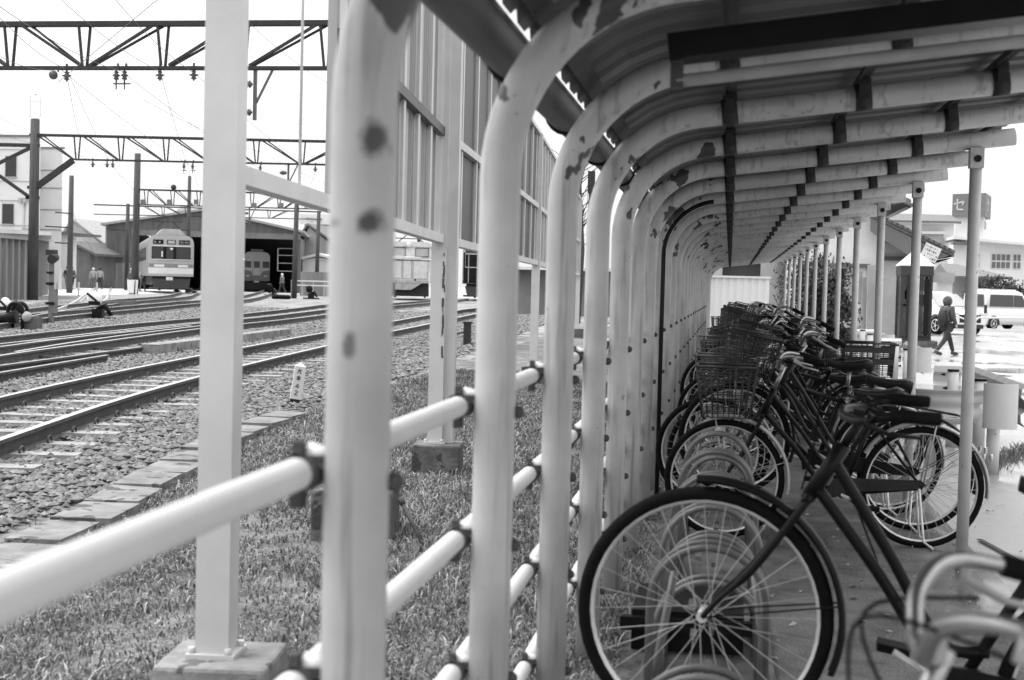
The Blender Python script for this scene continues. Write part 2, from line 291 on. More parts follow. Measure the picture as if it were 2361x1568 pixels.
def blades(name, N, x0, x1, y0, y1, h0, h1, m, label, pw=1.5, clump=.5):
    y = y0+(y1-y0)*rng.random(N)**pw; x = x0+(x1-x0)*rng.random(N)
    kx = np.interp(y, [k[1] for k in kb], [k[0] for k in kb])+.17
    cl_ = np.sin(x*7.3+np.sin(y*3.1)*2)*np.sin(y*5.7+np.sin(x*4.3)*2); cl_ = cl_*.6+.7*np.sin(x*2.1+y*1.3+np.sin(y*.9)*2)*np.sin(y*1.7-x*.8); ok = (x > kx+rng.normal(0, .12, N)) & (cl_+rng.normal(0, .35, N) > -clump)
    x, y = x[ok], y[ok]; n = len(x); h = rng.uniform(h0, h1, n)*(1+.4*cl_[ok]); a = rng.random(n)*6.283; w = rng.uniform(.0015, .0036, n)*(1+y*.08)
    k = np.clip((-.9-x)/2, 0, 1); z = np.clip(.02+.009*(y-6), 0, .4)*k+.01
    ln = rng.uniform(.3, 1.2, n)*h; b = rng.random(n)*6.283; dx, dy = np.cos(b)*ln, np.sin(b)*ln
    P = np.stack([x, y, z], -1); s = np.stack([np.cos(a)*w, np.sin(a)*w, 0*a], -1)
    mid = P+np.stack([dx*.35, dy*.35, h*.65], -1); tip = P+np.stack([dx, dy, h*rng.uniform(.55, 1.0, n)], -1)
    V = np.stack([P-s, P+s, mid+s*.8, mid-s*.8, tip], 1).reshape(-1, 3); o = 5*np.arange(n)[:, None]
    F = np.concatenate([np.stack([o+0, o+1, o+2], -1), np.stack([o+0, o+2, o+3], -1), np.stack([o+3, o+2, o+4], -1)], 1).reshape(-1, 3)
    return tag(raw(name, V, F, m, 'stuff'), label, 'grass')
blades('rough_grass', 170000, -4.1, -.36, 2.6, 17, .012, .042, 'grass', 'short rough winter grass beside the shelter hoops')
blades('dark_grass', 80000, -4.1, -.36, 3.0, 20, .02, .055, 'grassdark', 'darker green grass and moss growing between the pale blades', clump=.9)
blades('dead_straw', 9000, -4.2, -.34, 2.6, 13, .03, .075, 'straw', 'pale dead straw lying flat in the grass', clump=.6)
# fallen leaves and grit on the shelter slab
n = 420; x = rng.uniform(-.3, 1.9, n); y = 2.2+9*rng.random(n)**1.4; a = rng.random(n)*6.28; r = rng.uniform(.006, .022, n)
P = np.stack([x, y, 0*x+.014], -1); u = np.stack([np.cos(a)*r, np.sin(a)*r, 0*r], -1); w = np.stack([-np.sin(a)*r*.6, np.cos(a)*r*.6, rng.uniform(0, .012, n)], -1)
V = np.stack([P-u, P-w*[1, 1, 0]+[0, 0, .004], P+u, P+w+[0, 0, .002]], 1).reshape(-1, 3)
tag(raw('leaf_litter', V, np.arange(4*n).reshape(-1, 4), 'straw', 'stuff', False, 4), 'small dead leaves and grit scattered on the shelter slab', 'litter')
# ================================================================== BICYCLE SHELTER
S = 1.11; XL, XR, RB, ZB, SL = -.477, 1.19, .40, 1.60, .12; PR = .043
HY = [(.63+k)*S for k in range(0, 30)]
th = math.radians(90)+math.atan(SL)
ARC = [(XL+RB+RB*math.cos(math.pi-(math.pi-th)*i/14), ZB+RB*math.sin(math.pi-(math.pi-th)*i/14)) for i in range(15)]
rx0, rz0 = ARC[-1]; rafz = lambda x: rz0+(x-rx0)*SL
sh = thing('bike_shelter', 'long white bicycle shelter of bent pipe hoops under a ribbed roof', 'shelter', (0, 0, 0))
hp = MB(); hp.tube([(XL, 0, 0), (XL, 0, .8)]+[(x, 0, z) for x, z in ARC]+[(.4, 0, rafz(.4)), (1.37, 0, rafz(1.37))], PR, 20); hp0 = hp.build('hoop', 'pipe', sh, (0, HY[0], 0))
PUR = [-.02, .44, .90]
sb = MB(); sb.tube([(-.028, 0, -.028*SL), (.028, 0, .028*SL)], PR+.004, 16); sb.box((0, 0, PR+.012), (.05, .05, .02)); sb.box((0, -PR-.012, .015), (.035, .022, .05))
st0 = sb.build('strap', 'strap', hp0, (PUR[0], 0, rafz(PUR[0])))
for px in PUR[1:]:
    c = st0.copy(); COL.objects.link(c); c.parent = hp0; c.location = (px, 0, rafz(px))
hoops = [hp0]
for y in HY[1:]:
    c = twin(hp0, sh); c.location = (0, y, 0); hoops.append(c)
RZ = [1.12, .84, .56, .28]; XRAIL = XL-PR-.03
for z in RZ: MB().tube([(XRAIL, -1.5, z), (XRAIL, 16, z), (XRAIL, HY[-1]+.3, z)], .0215, 14).build('rail', 'white', sh)
cb_ = MB(); cb_.tube([(0, -.03, 0), (0, .03, 0)], .027, 14); cb_.box((.02, 0, .018), (.05, .035, .012)); cb_.box((0, -.02, .033), (.012, .02, .02)); cb_.box((0, -.02, -.033), (.016, .03, .022)); cl0 = cb_.build('rail_clamp', 'rust', hoops[1], (XRAIL, 0, RZ[0]))
bl = MB(); bl.ball((0, 0, 0), .014, 8, 6); bl.cyl((-.02, 0, 0), (.012, 0, 0), .008, 6); bo0 = bl.build('bolt', 'rust', hoops[1], (XL+PR+.004, .012, RZ[0]-.01))
nb = MB().tube([(0, 0, 0), (.03, 0, .0)], [.02, .012], 8); nb0 = nb.build('lug', 'white', hoops[1], (XL-PR-.022, 0, RZ[0]+.02))
for i in range(1, 24):
    for z in RZ[:4 if i < 6 else 3]:
        if (i, z) == (1, RZ[0]): continue
        if i < 12:
            c = cl0.copy(); COL.objects.link(c); c.parent = hoops[i]; c.location = (XRAIL, 0, z)
            if i < 7: c = nb0.copy(); COL.objects.link(c); c.parent = hoops[i]; c.location = (XL-PR-.022, 0, z+.02)
        c = bo0.copy(); COL.objects.link(c); c.parent = hoops[i]; c.location = (XL+PR+.004, .012, z-.01)
# dark edge strip bent round the hoops where the lined part of the wall begins
Y9 = HY[8]-.35
eg = MB(); off = PR+.004; eg.tube([(XL+off, Y9, .02), (XL+off, Y9, ZB)]+[(XL+RB+(x-XL-RB)*(RB-off)/RB, Y9, ZB+(z-ZB)*(RB-off)/RB) for x, z in ARC], .014, 8); eg.build('edge_strip', 'black', sh)
# purlins, ribbed roof sheets, gutter
for px in PUR+[1.27]:
    z = rafz(px)+PR+.028; q = MB(); q.span((px-.022, HY[0]-.4, z-.003), (px+.022, HY[-1]+.25, z+.003)); q.span((px-.022, HY[0]-.4, z-.02), (px-.016, HY[-1]+.25, z-.003)); q.build('purlin', 'purlin', sh)
t45 = math.radians(133); bx, bz = XL+RB+(RB+PR+.03)*math.cos(t45), ZB+(RB+PR+.03)*math.sin(t45)
MB().box((bx, (HY[0]+HY[-1])/2, bz), (.05, HY[-1]-HY[0]+.8, .006), ry=math.radians(-47)).build('purlin', 'purlin', sh)
prof = [(XL+RB+(RB+PR+.062)*math.cos(math.radians(a)), ZB+(RB+PR+.062)*math.sin(math.radians(a))) for a in (139.5, 130, 118, 107, 98)] + [(x, rafz(x)+PR+.062) for x in (.2, .8, 1.42)]
ys, dz = [], []; y = HY[0]-.5
while y < HY[-1]+.3:
    for dy, d in ((0, 0), (.10, 0), (.125, .034), (.175, .034)): ys.append(y+dy); dz.append(d)
    y += .2
V = np.array([(x, yy, z+d) for yy, d in zip(ys, dz) for x, z in prof]); nx = len(prof)
F = np.array([(j*nx+i, j*nx+i+1, (j+1)*nx+i+1, (j+1)*nx+i) for j in range(len(ys)-1) for i in range(nx-1)])
rf = raw('roof_sheet', V, F, 'roof', None, False, 4); rf.parent = sh
so_ = rf.modifiers.new('thickness', 'SOLIDIFY'); so_.thickness = .003; so_.offset = 1
gx, gz = -.53, 1.93; g_ = MB(); sec = [(gx+.062*math.cos(math.radians(a)), gz+.062*math.sin(math.radians(a))) for a in range(180, 361, 18)]
sec2 = [(gx+.057*math.cos(math.radians(a)), gz+.057*math.sin(math.radians(a))) for a in range(360, 179, -18)]
g_.loft([[(x, yy, z) for x, z in sec+sec2] for yy in (HY[0]-.6, HY[-1]+.3)]); g_.build('gutter', 'gutter', sh)
gb = MB().tube([(gx+.067*math.cos(math.radians(a)), 0, gz+.067*math.sin(math.radians(a))) for a in range(170, 361, 19)]+[(-.42, 0, 1.985)], .006, 6); gb0 = gb.build('gutter_bracket', 'black', sh, (0, HY[0]+.5, 0))
for y in HY[1:28]: c = gb0.copy(); COL.objects.link(c); c.parent = sh; c.location = (0, y+.5, 0)
# stains and a chip in the paint of the hoop nearest the camera
pm = MT['pipe'].copy(); MT['pipe_stained'] = pm; n_, L_ = pm.node_tree.nodes, pm.node_tree.links; pb = n_['Principled BSDF']
def stain(c, h, g, k):
    col = pb.inputs['Base Color'].links[0].from_socket; tc = n_.new('ShaderNodeTexCoord'); no = n_.new('ShaderNodeTexNoise'); no.inputs['Scale'].default_value = 52; no.inputs['Detail'].default_value = 4; L_.new(tc.outputs['Object'], no.inputs[0])
    sv = n_.new('ShaderNodeVectorMath'); sv.operation = 'SUBTRACT'; sv.inputs[1].default_value = c; L_.new(tc.outputs['Object'], sv.inputs[0]); dv = n_.new('ShaderNodeVectorMath'); dv.operation = 'DIVIDE'; dv.inputs[1].default_value = h; L_.new(sv.outputs[0], dv.inputs[0]); ln = n_.new('ShaderNodeVectorMath'); ln.operation = 'LENGTH'; L_.new(dv.outputs[0], ln.inputs[0])
    ma = n_.new('ShaderNodeMath'); ma.operation = 'MULTIPLY_ADD'; ma.inputs[1].default_value = 1.3; L_.new(no.outputs[0], ma.inputs[0]); L_.new(ln.outputs['Value'], ma.inputs[2])
    mr = n_.new('ShaderNodeMapRange'); mr.inputs[1].default_value = 1.85; mr.inputs[2].default_value = 1.2; mr.inputs[3].default_value = 0; mr.inputs[4].default_value = k; L_.new(ma.outputs[0], mr.inputs[0])
    mx = n_.new('ShaderNodeMix'); mx.data_type = 'RGBA'; L_.new(mr.outputs[0], mx.inputs[0]); L_.new(col, mx.inputs[6]); mx.inputs[7].default_value = (g, g, g, 1); L_.new(mx.outputs[2], pb.inputs['Base Color'])
for c, h, g, k in (((XL+.022, -.037, 1.555), (.019, .05, .025), .03, .95), ((XL+.020, -.038, 1.448), (.018, .05, .018), .03, .95), ((XL-.002, -.043, 1.292), (.010, .03, .020), .06, .8), ((XL-.03, -.03, 1.447), (.012, .02, .008), .1, .5)): stain(c, h, g, k)
h1 = hoops[1]; h1.data = h1.data.copy(); h1.data.materials[0] = pm
# outer eave posts on every second hoop
ops = HY[6::2]; ops = [HY[0], HY[2], HY[4]] + ops if False else HY[6::2]
q = MB(); q.tube([(0, 0, 0), (0, 0, rafz(XR)-PR)], .03, 16); q.box((-.002, -.012, rafz(XR)-PR-.045), (.066, .07, .10)); po0 = q.build('eave_post', 'post', sh, (XR, ops[0], 0))
q = MB().cyl((0, -.056, 0), (0, -.044, 0), .018, 10); pb0 = q.build('bolt', 'black', po0, (0, 0, rafz(XR)-PR-.05))
for y in ops[1:]: c = twin(po0, sh); c.location = (XR, y, 0)
# fluorescent batten across the roof
lx = thing('strip_lamp', 'unlit fluorescent tube lamp hung across the shelter roof', 'lamp', (-.14, 3.42, 1.868))
q = MB(); q.bar((-.02, 0, .075), (1.30, 0, .075+1.32*SL), .12, .06); q.build('lamp_housing', 'black', lx)
q = MB(); q.tube([(0, -.005, 0), (1.25, -.005, 1.25*SL)], .0155, 14); q.build('lamp_tube', 'palecloth', lx)
for x in (0, 1.25):
    q = MB(); q.box((x, 0, x*SL+.02), (.03, .04, .07)); q.build('lamp_holder', 'rust', lx)
# ================================================================== WHITE SCREEN FENCE ON THE RAILWAY SIDE
FP = [(-1.53, 4.16), (-2.04, 9.9), (-2.55, 18.7), (-2.96, 24.9), (-3.4, 32)]
FB, FT, FM = 1.67, 3.41, 2.45
fe = thing('screen_fence', 'tall white steel screen fence on square posts along the railway', 'fence', (-2, 9.9, 0))
def fpost(x, y, w=.104, full=True):
    q = MB(); g = ter(x, y); q.box((x, y, (g+.2+FT)/2), (w, w, FT-g-.2), rz=math.radians(4)); wb(q, 'post', 'steelwhite', fe)
for i, (x, y) in enumerate(FP):
    fpost(x, y); g = ter(x, y)
    q = MB(); q.box((x+.02, y, g+.06), (.34, .34, .32), rz=math.radians(6)); fo = wb(q, 'footing', 'concdark' if i else 'conc', fe); bv = fo.modifiers.new('worn_edges', 'BEVEL'); bv.width = .014; bv.segments = 2
    q = MB(); q.box((x, y, g+.226), (.15, .15, .012), rz=math.radians(4))
    for a, b in ((-1, -1), (-1, 1), (1, -1), (1, 1)): q.cyl((x+a*.058, y+b*.058, g+.23), (x+a*.058, y+b*.058, g+.25), .011, 6)
    wb(q, 'base_plate', 'steelwhite', fe)
q = MB(); q.box((FP[1][0]+.083, 9.95, 1.82), (.075, .075, 3.16)); wb(q, 'post', 'steelwhite', fe)
q = MB()
for k in range(26):
    zz_ = random.uniform(.85, 1.62); q.box((FP[1][0]+.045+random.gauss(0, .004), 9.846-.002*random.random(), zz_), (random.uniform(.004, .014), .004, random.uniform(.01, .07)))
wb(q, 'rust_streak', 'rust', fe)
for i in range(len(FP)-1):
    a, b = Vector((*FP[i], 0)), Vector((*FP[i+1], 0)); L_ = (b-a).length; at_ = lambda d, z: a+(b-a)*(d/L_)+Vector((0, 0, z))
    q = MB(); q.bar(at_(.06, FB+.03), at_(L_-.06, FB+.03), .07, .06); wb(q, 'beam', 'steelwhite', fe)
    d0 = 1.9 if i == 0 else .08
    q = MB(); q.bar(at_(d0, FM), at_(L_-.06, FM), .05, .06); wb(q, 'middle_rail', 'paneldark' if i == 0 else 'steelwhite', fe)
    q = MB(); q.bar(at_(d0, FT), at_(L_-.06, FT), .06, .05); wb(q, 'top_rail', 'steelwhite', fe)
    n = max(2, round((L_-d0)/(.62 if i != 1 else .95))); step = (L_-.06-d0)/n
    for k in range(n+1):
        d = d0+k*step; q = MB(); q.bar(at_(d, FB+.06), at_(d, FT-.02), .05, .018, up=(1, 0, 0)); wb(q, 'mullion', 'steelwhite', fe)
    nn = (b-a).normalized(); nv = Vector((nn.y, -nn.x, 0))
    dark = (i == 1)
    q = MB(); pts = []; d = d0; amp = .07; j = 0
    sec = []
    while d < L_-.06:
        for dd, o_ in ((0, 0), (.13, 0), (.16, amp), (.28, amp)): sec.append((d+dd, o_))
        d += .31
    sec = [s_ for s_ in sec if s_[0] < L_-.06]
    vs = []
    for dd, o_ in sec:
        for z in (FB+.06, FT-.02): p = at_(dd, z)-nv*(o_*(0 if dark else 1)+.03); vs.append(p)
    for j in range(len(sec)-1): q.f.append((2*j, 2*j+1, 2*j+3, 2*j+2)); q.sm.append(False); q.mi.append(0)
    q.v = [tuple(p) for p in vs]
    if len(sec) > 1:
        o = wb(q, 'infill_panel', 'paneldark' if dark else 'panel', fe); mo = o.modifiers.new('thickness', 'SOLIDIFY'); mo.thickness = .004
q = MB(); a = pix(690, 430, 5.3); q.cyl((a.x, 5.3, FB+.06), (a.x, 5.3, FT), .006, 6); wb(q, 'thin_rod', 'steelwhite', fe)

c = Vector((-1.93, 7.32, .02)); cbk = thing('concrete_block', 'low damp concrete block in the grass just right of the nearest hoop', 'block', c); q = MB(); q.box((0, 0, .12), (.42, .36, .30), rz=.1); o = q.build('block', 'concdark', cbk); bv = o.modifiers.new('worn_edges', 'BEVEL'); bv.width = .015; bv.segments = 2
q = MB(); q.tube([(0, 0, .20), (.14, -.1, .0)], .011, 8); q.tube([(0, 0, .20), (-.02, .015, .23)], .016, 8); tag(q.build('steel_rod', 'rust', None, (-1.66, 7.25, .02)), 'thin rusty steel rod leaning beside the damp concrete block', 'rod')
c = pix(1076, 815, 27); q = MB(); q.box((0, 0, .22), (.13, .13, .5)); q.box((0, 0, .48), (.16, .16, .04)); q.tube([(.0, .02, .3), (-.25, 0, .25), (-.38, 0, .02)], .02, 6); tag(q.build('cable_box', 'steel', None, (c.x, 27, H(27)-.02)), 'short dark cable box post near the rails, seen beside the double fence post', 'box')
# ================================================================== BICYCLES
R_ = .335
def arc(cx, cz, r, a0, a1, n=16, y=0): return [(cx+r*math.cos(math.radians(a0+(a1-a0)*i/n)), y, cz+r*math.sin(math.radians(a0+(a1-a0)*i/n))) for i in range(n+1)]
def spline(P, n=6):
    P = [Vector(p) for p in P]; out = []
    for i in range(len(P)-1):
        p0, p1, p2, p3 = P[max(i-1, 0)], P[i], P[i+1], P[min(i+2, len(P)-1)]
        for k in range(n):
            t = k/n; out.append(.5*((2*p1)+(p2-p0)*t+(2*p0-5*p1+4*p2-p3)*t*t+(3*p1-p0-3*p2+p3)*t**3))
    return out+[P[-1]]
def wheel(parent, cx, guardm, rimm, steer=None):
    h = MB(); h.tube(arc(0, 0, R_-.028, 0, 360, 47)[:-1], .0115, 8, closed=True); h.cyl((0, -.045, 0), (0, .045, 0), .016, 10); h.cyl((0, -.055, 0), (0, .055, 0), .006, 8)
    for y in (-.03, .03): h.lathe([(.028, y-.003), (.028, y+.003)], (0, 0, 0), 'Y', 14)
    w = h.build('wheel', rimm, parent, (cx, 0, .34))
    MB().tube(arc(0, 0, R_-.014, 0, 360, 47)[:-1], .0195, 10, closed=True).build('tyre', 'rubber', w)
    sp = MB()
    for k in range(32):
        a = 2*math.pi*k/32; s = 1 if k % 2 else -1; b = a+(.55 if (k//2) % 2 else -.55)
        sp.tube([(.026*math.cos(b), s*.03, .026*math.sin(b)), ((R_-.034)*math.cos(a), 0, (R_-.034)*math.sin(a))], .0013, 4, cap=False)
    sp.build('spokes', 'spoke', w); return w
def mudguard(parent, cx, a0, a1, m, R=.365):
    q = MB(); n = 22; secs = []
    for i in range(n+1):
        a = math.radians(a0+(a1-a0)*i/n); c, s = math.cos(a), math.sin(a)
        sec = [(-.027, -.014), (-.02, 0), (0, .006), (.02, 0), (.027, -.014), (.02, -.004), (0, .002), (-.02, -.004)]
        secs.append([(cx+(R+d)*c, y, .34+(R+d)*s) for y, d in sec])
    q.loft(secs); b0 = math.radians((a0+a1)/2-28 if cx < .5 else 40)
    for y in (-.05, .05): q.tube([(cx, y, .34), (cx+R*math.cos(b0), y*.5, .34+R*math.sin(b0))], .0025, 5)
    return q.build('mudguard', m, parent)
def basket(parent, x0, x1, z0, z1, w, m, name='basket', solid=False, taper=.8):
    q = MB(); cx = (x0+x1)/2; hl = (x1-x0)/2
    def ring(t): k = taper+(1-taper)*t; z = z0+(z1-z0)*t; return [(cx+sx*hl*k, sy*w/2*k, z) for sx, sy in ((-1, -1), (1, -1), (1, 1), (-1, 1))]
    for t in [i/8 for i in range(9)]:
        p = ring(t); r = .0085 if t == 1 else .0033
        for i in range(4): q.tube([p[i], p[(i+1) % 4]], r, 6)
    b, t_ = ring(0), ring(1)
    for i in range(4):
        for k in range(9):
            f = k/9; u = Vector(b[i]).lerp(Vector(b[(i+1) % 4]), f); v = Vector(t_[i]).lerp(Vector(t_[(i+1) % 4]), f); q.tube([u, v], .003, 5)
    for k in range(1, 8):
        f = k/8; q.tube([Vector(b[0]).lerp(Vector(b[1]), f), Vector(b[3]).lerp(Vector(b[2]), f)], .0022, 5)
    if solid:
        for zz_ in (.45, .8):
            p = ring(zz_); 
            for i in range(4): q.bar(p[i], p[(i+1) % 4], .004, .045)
    return q.build(name, m, parent)
def make_bike(frame='step', fm='black', gm='black', rim='alloy', barm='chrome', front='wire', rear=None, guards=True, bars='up', fork=None, chain='black', seath=.86, lampx=True, barh=.985, rise=0, fr=1):
    root = bpy.data.objects.new('bicycle', None); COL.objects.link(root); root.empty_display_size = .1
    root['category'] = 'bicycle'
    ax = lambda z: .055+(z-.34)*.404
    f = MB(); bb = (.655, 0, .285); seat = (.835, 0, .78)
    f.tube([(ax(.71), 0, .71), (ax(.86), 0, .86)], .019*(fr+1)/2, 12)
    f.tube([bb, seat], .0155, 10); f.cyl((bb[0], -.04, bb[2]), (bb[0], .04, bb[2]), .022, 12)
    if frame == 'step':
        f.tube(spline([(ax(.73), 0, .73), (.40, 0, .52), (.54, 0, .34), bb]), .0165, 10)
        f.tube(spline([(ax(.83), 0, .83), (.43, 0, .62), (.57, 0, .44), (.72, 0, .42)]), .0135, 10)
    elif frame == 'loop':
        for dz in (0, .075): f.tube(spline([(ax(.74+dz), 0, .74+dz), (.42, 0, .55+dz), (.60, 0, .36+dz*.8), (.70+dz*.3, 0, .33+dz*1.2)]), .014*fr, 10)
        f.tube([(.60, 0, .36), bb], .0145, 10)
    else:
        f.tube([(ax(.74), 0, .74), bb], .0165, 10); f.tube([(ax(.84), 0, .84), (.80, 0, .69)], .0145, 10)
    for y in (-.055, .055):
        f.tube([(bb[0], y*.6, bb[2]), (1.09, y, .34)], .009, 8); f.tube([(.805, y*.35, .70), (1.09, y, .34)], .0075, 8)
    f.build('frame', fm, root)
    k = MB()
    for y in (-.05, .05): k.tube(spline([(0, y, .34), (.035, y, .40), (.105, y*.95, .50), (ax(.68), y*.85, .68), (ax(.70), y*.7, .70)]), [.007]*2+[.008]*8+[.011]*15, 8)
    k.tube([(ax(.70), -.05, .70), (ax(.715), 0, .715), (ax(.70), .05, .70)], .012, 8); k.tube([(ax(.70), 0, .70), (ax(.72), 0, .72)], .018, 10); k.build('fork', fork or fm, root)
    wheel(root, 0, gm, rim); wheel(root, 1.09, gm, rim)
    if guards: mudguard(root, 0, -25 if guards == 2 else -12, 104, gm); mudguard(root, 1.09, -8, 150, gm)
    h = MB(); h.tube([(ax(.86), 0, .86), (ax(barh), 0, barh)], .0125, 10); top = (ax(barh), 0, barh)
    if bars == 'up': pr = lambda s: spline([(top[0]-.03, 0, top[2]), (top[0]-.03, s*.07, top[2]+.004), (top[0]-.02, s*.14, top[2]+.05), (top[0]+.04, s*.235, top[2]+.075), (top[0]+.19, s*.28, top[2]+.045)])
    else: pr = lambda s: spline([(top[0]-.055, 0, top[2]-.005), (top[0]-.05, s*.12, top[2]), (top[0]-.01, s*.24, top[2]+.005), (top[0]+.06, s*.28, top[2]+.01+rise*.5), (top[0]+.15, s*.285, top[2]+rise)])
    for s in (-1, 1): h.tube(pr(s), .0112, 10)
    h.bar(top, (top[0]-.03, 0, top[2]), .035, .03); hb = h.build('handlebar', barm, root)
    for s in (-1, 1):
        p = pr(s); d = (p[-1]-p[-4]).normalized(); g = MB(); g.tube([p[-1]-d*.10, p[-1]-d*.05, p[-1]+d*.015, p[-1]+d*.02], [.0155, .0165, .0165, .012], 12); g.build('grip', 'grip', hb)
        l = MB(); e0 = p[-1]-d*.14; l.tube([e0, e0+Vector((-.012, 0, -.028)), e0+d*.05+Vector((-.004, 0, -.046)), e0+d*.12+Vector((.004, 0, -.048))], [.011, .008, .006, .005], 8); l.build('brake_lever', 'silver' if barm == 'chrome' else 'black', hb)
    cab = MB(); cab.tube(spline([(top[0]+.06, -.2, top[2]+.03), (top[0]-.10, -.1, top[2]+.05), (top[0]-.11, 0, top[2]-.1), (ax(.73)-.03, .015, .72)]), .0028, 6); cab.tube(spline([(top[0]+.06, .2, top[2]+.03), (top[0]-.09, .1, top[2]+.02), (top[0]-.04, .03, top[2]-.12), (.42, .025, .56)]), .0028, 6); cab.build('brake_cable', 'grip', root)
    s = MB(); s.cyl((.833, 0, .775), (.833+.035*.4, 0, seath-.02), .0125, 10); sx = .85
    secs = []
    for t in [i/10 for i in range(11)]:
        x = sx-.145+.265*t; wd = .022+.072*(1/(1+math.exp(-(t-.52)*11))) ; wd *= (1 if t < .93 else .8) * (.75 if t == 0 else 1); zt = seath+.028*(t-.35)**2*3+ (.0 if t < 1 else -.02); dp = .03+.045*t
        secs.append([(x, wd*math.cos(a), zt+(.012 if math.sin(a) > 0 else dp)*math.sin(a)) for a in [2*math.pi*j/14 for j in range(14)]])
    s2 = MB().loft(secs); s.build('seat_post', 'chrome', root); sd_ = s2.build('saddle', 'saddle', root)
    spg = MB()
    for y in (-.045, .045): spg.tube([(sx+.07+.016*math.cos(j*1.2), y+.016*math.sin(j*1.2), seath-.06+j*.0028) for j in range(22)], .003, 5)
    spg.build('saddle_spring', 'chrome', sd_)
    c = MB(); poly = [(bb[0]-.08, -.06, bb[2]-.03), (bb[0]-.09, -.06, bb[2]+.02), (bb[0]-.05, -.06, bb[2]+.085), (bb[0]+.03, -.06, bb[2]+.095), (1.08, -.06, .385), (1.11, -.06, .36), (1.08, -.06, .335), (bb[0]+.06, -.06, bb[2]+.02)]
    c.prism(poly, (0, .022, 0)); c.build('chain_guard', chain, root)
    p = MB(); p.tube([(bb[0], -.075, bb[2]), (bb[0]+.155, -.08, bb[2]-.06)], .009, 8); p.tube([(bb[0], -.075, bb[2]), (bb[0], .075, bb[2])], .008, 8); p.tube([(bb[0], .075, bb[2]), (bb[0]-.155, .08, bb[2]+.06)], .009, 8); cr_ = p.build('crank', 'alloy', root)
    for s_, y in ((1, -.125), (-1, .125)):
        q = MB(); q.box((bb[0]+s_*.155, y, bb[2]-s_*.06), (.085, .075, .022)); q.build('pedal', 'grip', cr_)
    r = MB()
    for y in (-.055, .055):
        r.tube([(.80, y*.6, .715), (.88, y, .735), (1.27, y, .735)], .005, 6); r.tube([(1.09, y, .34), (1.16, y, .73)], .005, 6)
    for x in (.90, 1.0, 1.1, 1.2, 1.27): r.tube([(x, -.055, .735), (x, .055, .735)], .0045, 6)
    r.build('rear_rack', 'silver' if gm != 'black' else 'black', root)
    q = MB()
    for y in (-.095, .095): q.tube([(1.07, y*.75, .34), (1.10, y, .05), (1.15, y*1.1, .012)], .007, 6)
    q.tube([(1.15, -.10, .012), (1.15, .10, .012)], .006, 6); q.build('kickstand', 'alloy', root)
    if lampx:
        l = MB(); l.lathe([(.004, -.05), (.02, -.045), (.031, 0), (.027, .006), (.001, .008)], (-.01, -.085, .62), 'X', 14); l.tube([(0, -.06, .40), (-.01, -.085, .60)], .005, 6)
        for i in range(len(l.v)): pass
        l.build('headlamp', 'silver', root)
    q = MB(); q.box((1.43, 0, .56), (.012, .05, .035)); q.lathe([(.001, .0), (.022, .0), (.022, .012), (.001, .014)], (1.455, 0, .52), 'X', 12); q.build('reflector', 'lamp', root)
    if front: basket(root, -.17, .17, .70, .985, .36, front); 
    if front:
        q = MB()
        for y in (-.06, .06): q.tube([(0, y, .34), (-.06, y, .70)], .004, 6)
        q.build('basket_stay', 'silver', root)
    if rear: basket(root, .93, 1.33, .75, 1.02, .40, rear, 'rear_basket', solid=True, taper=.92)
    return root
def put(o, Y, hub=-.03, up=0.0, lean=0, yaw=0, label=None, sc_=.97, flip=False):
    a = math.asin(up/1.09) if up else 0
    o.location = (hub, Y, up+.012*0+.34*(1-math.cos(a)) if up else 0); o.rotation_euler = (lean, a, yaw)
    o.location.z = up+.012; o.scale = (sc_, sc_, sc_)
    if flip: o.rotation_euler = (lean, 0, math.pi+yaw); o.location.x = hub+1.09*sc_; o.location.z = .012
    o['label'] = label; o['group'] = 'bicycles parked in the shelter'; return o
b0 = make_bike('step', 'silver', 'silver', 'alloy', 'chrome', None, None, True, 'up', lampx=False)
put(b0, 1.66, hub=-.05, lean=math.radians(-2), yaw=math.radians(-3), label='blurred bicycle closest to the camera with chrome swept handlebar, cut by frame corner')
b1 = make_bike('loop', 'black', 'black', 'alloy', 'black', None, None, True, 'flat', lampx=False, barh=.945, rise=.05, fr=1.12)
b1a = math.asin(.185/1.09)
b1.location = (-.043-.34*math.sin(b1a), 3.80, .515-.34*math.cos(b1a)); b1.rotation_euler = (0, b1a, math.radians(-5)); b1['label'] = 'black bicycle with its big raised front wheel sharp in the foreground rack'; b1['group'] = 'bicycles parked in the shelter'
b2 = make_bike('step', 'black', 'silver', 'alloy', 'chrome', 'wireblack', None, True, 'up', chain='grey'); put(b2, 7.93, .0, label='black step-through bicycle with pale mudguards, its rear wheel behind the nearest eave post')
b3 = make_bike('loop', 'grey', 'black', 'alloy', 'chrome', 'wireblack', None, True, 'up'); put(b3, 8.5, .0, .17, label='dark bicycle with large black wire front basket, next behind the pale-guarded one')
b4 = make_bike('diamond', 'black', 'black', 'alloy', 'black', None, 'wireblack', True, 'flat'); put(b4, 11.6, .0, label='black bicycle carrying a big black wire basket over its back wheel')
b5 = make_bike('step', 'silver', 'silver', 'alloy', 'chrome', 'wire', None, True, 'up', chain='silver'); put(b5, 9.25, -.04, .0, label='silver step-through bicycle with wire basket, third in the packed group')
b6 = make_bike('step', 'grey', 'black', 'alloy', 'black', 'wire', None, True, 'flat', seath=.80, chain='grey', barh=.96); put(b6, 10.35, .02, .17, .05, -.05, 'dark low bicycle with flat black bars and pale wire basket, behind the silver one', .93)
b7 = make_bike('diamond', 'black', 'silver', 'alloy', 'chrome', None, None, False, 'flat', seath=.93, chain='black', barh=.93); put(b7, 9.0, -.1, .02, -.05, .06, 'tall black diamond framed bicycle without basket or mudguards near the row front', 1.0)
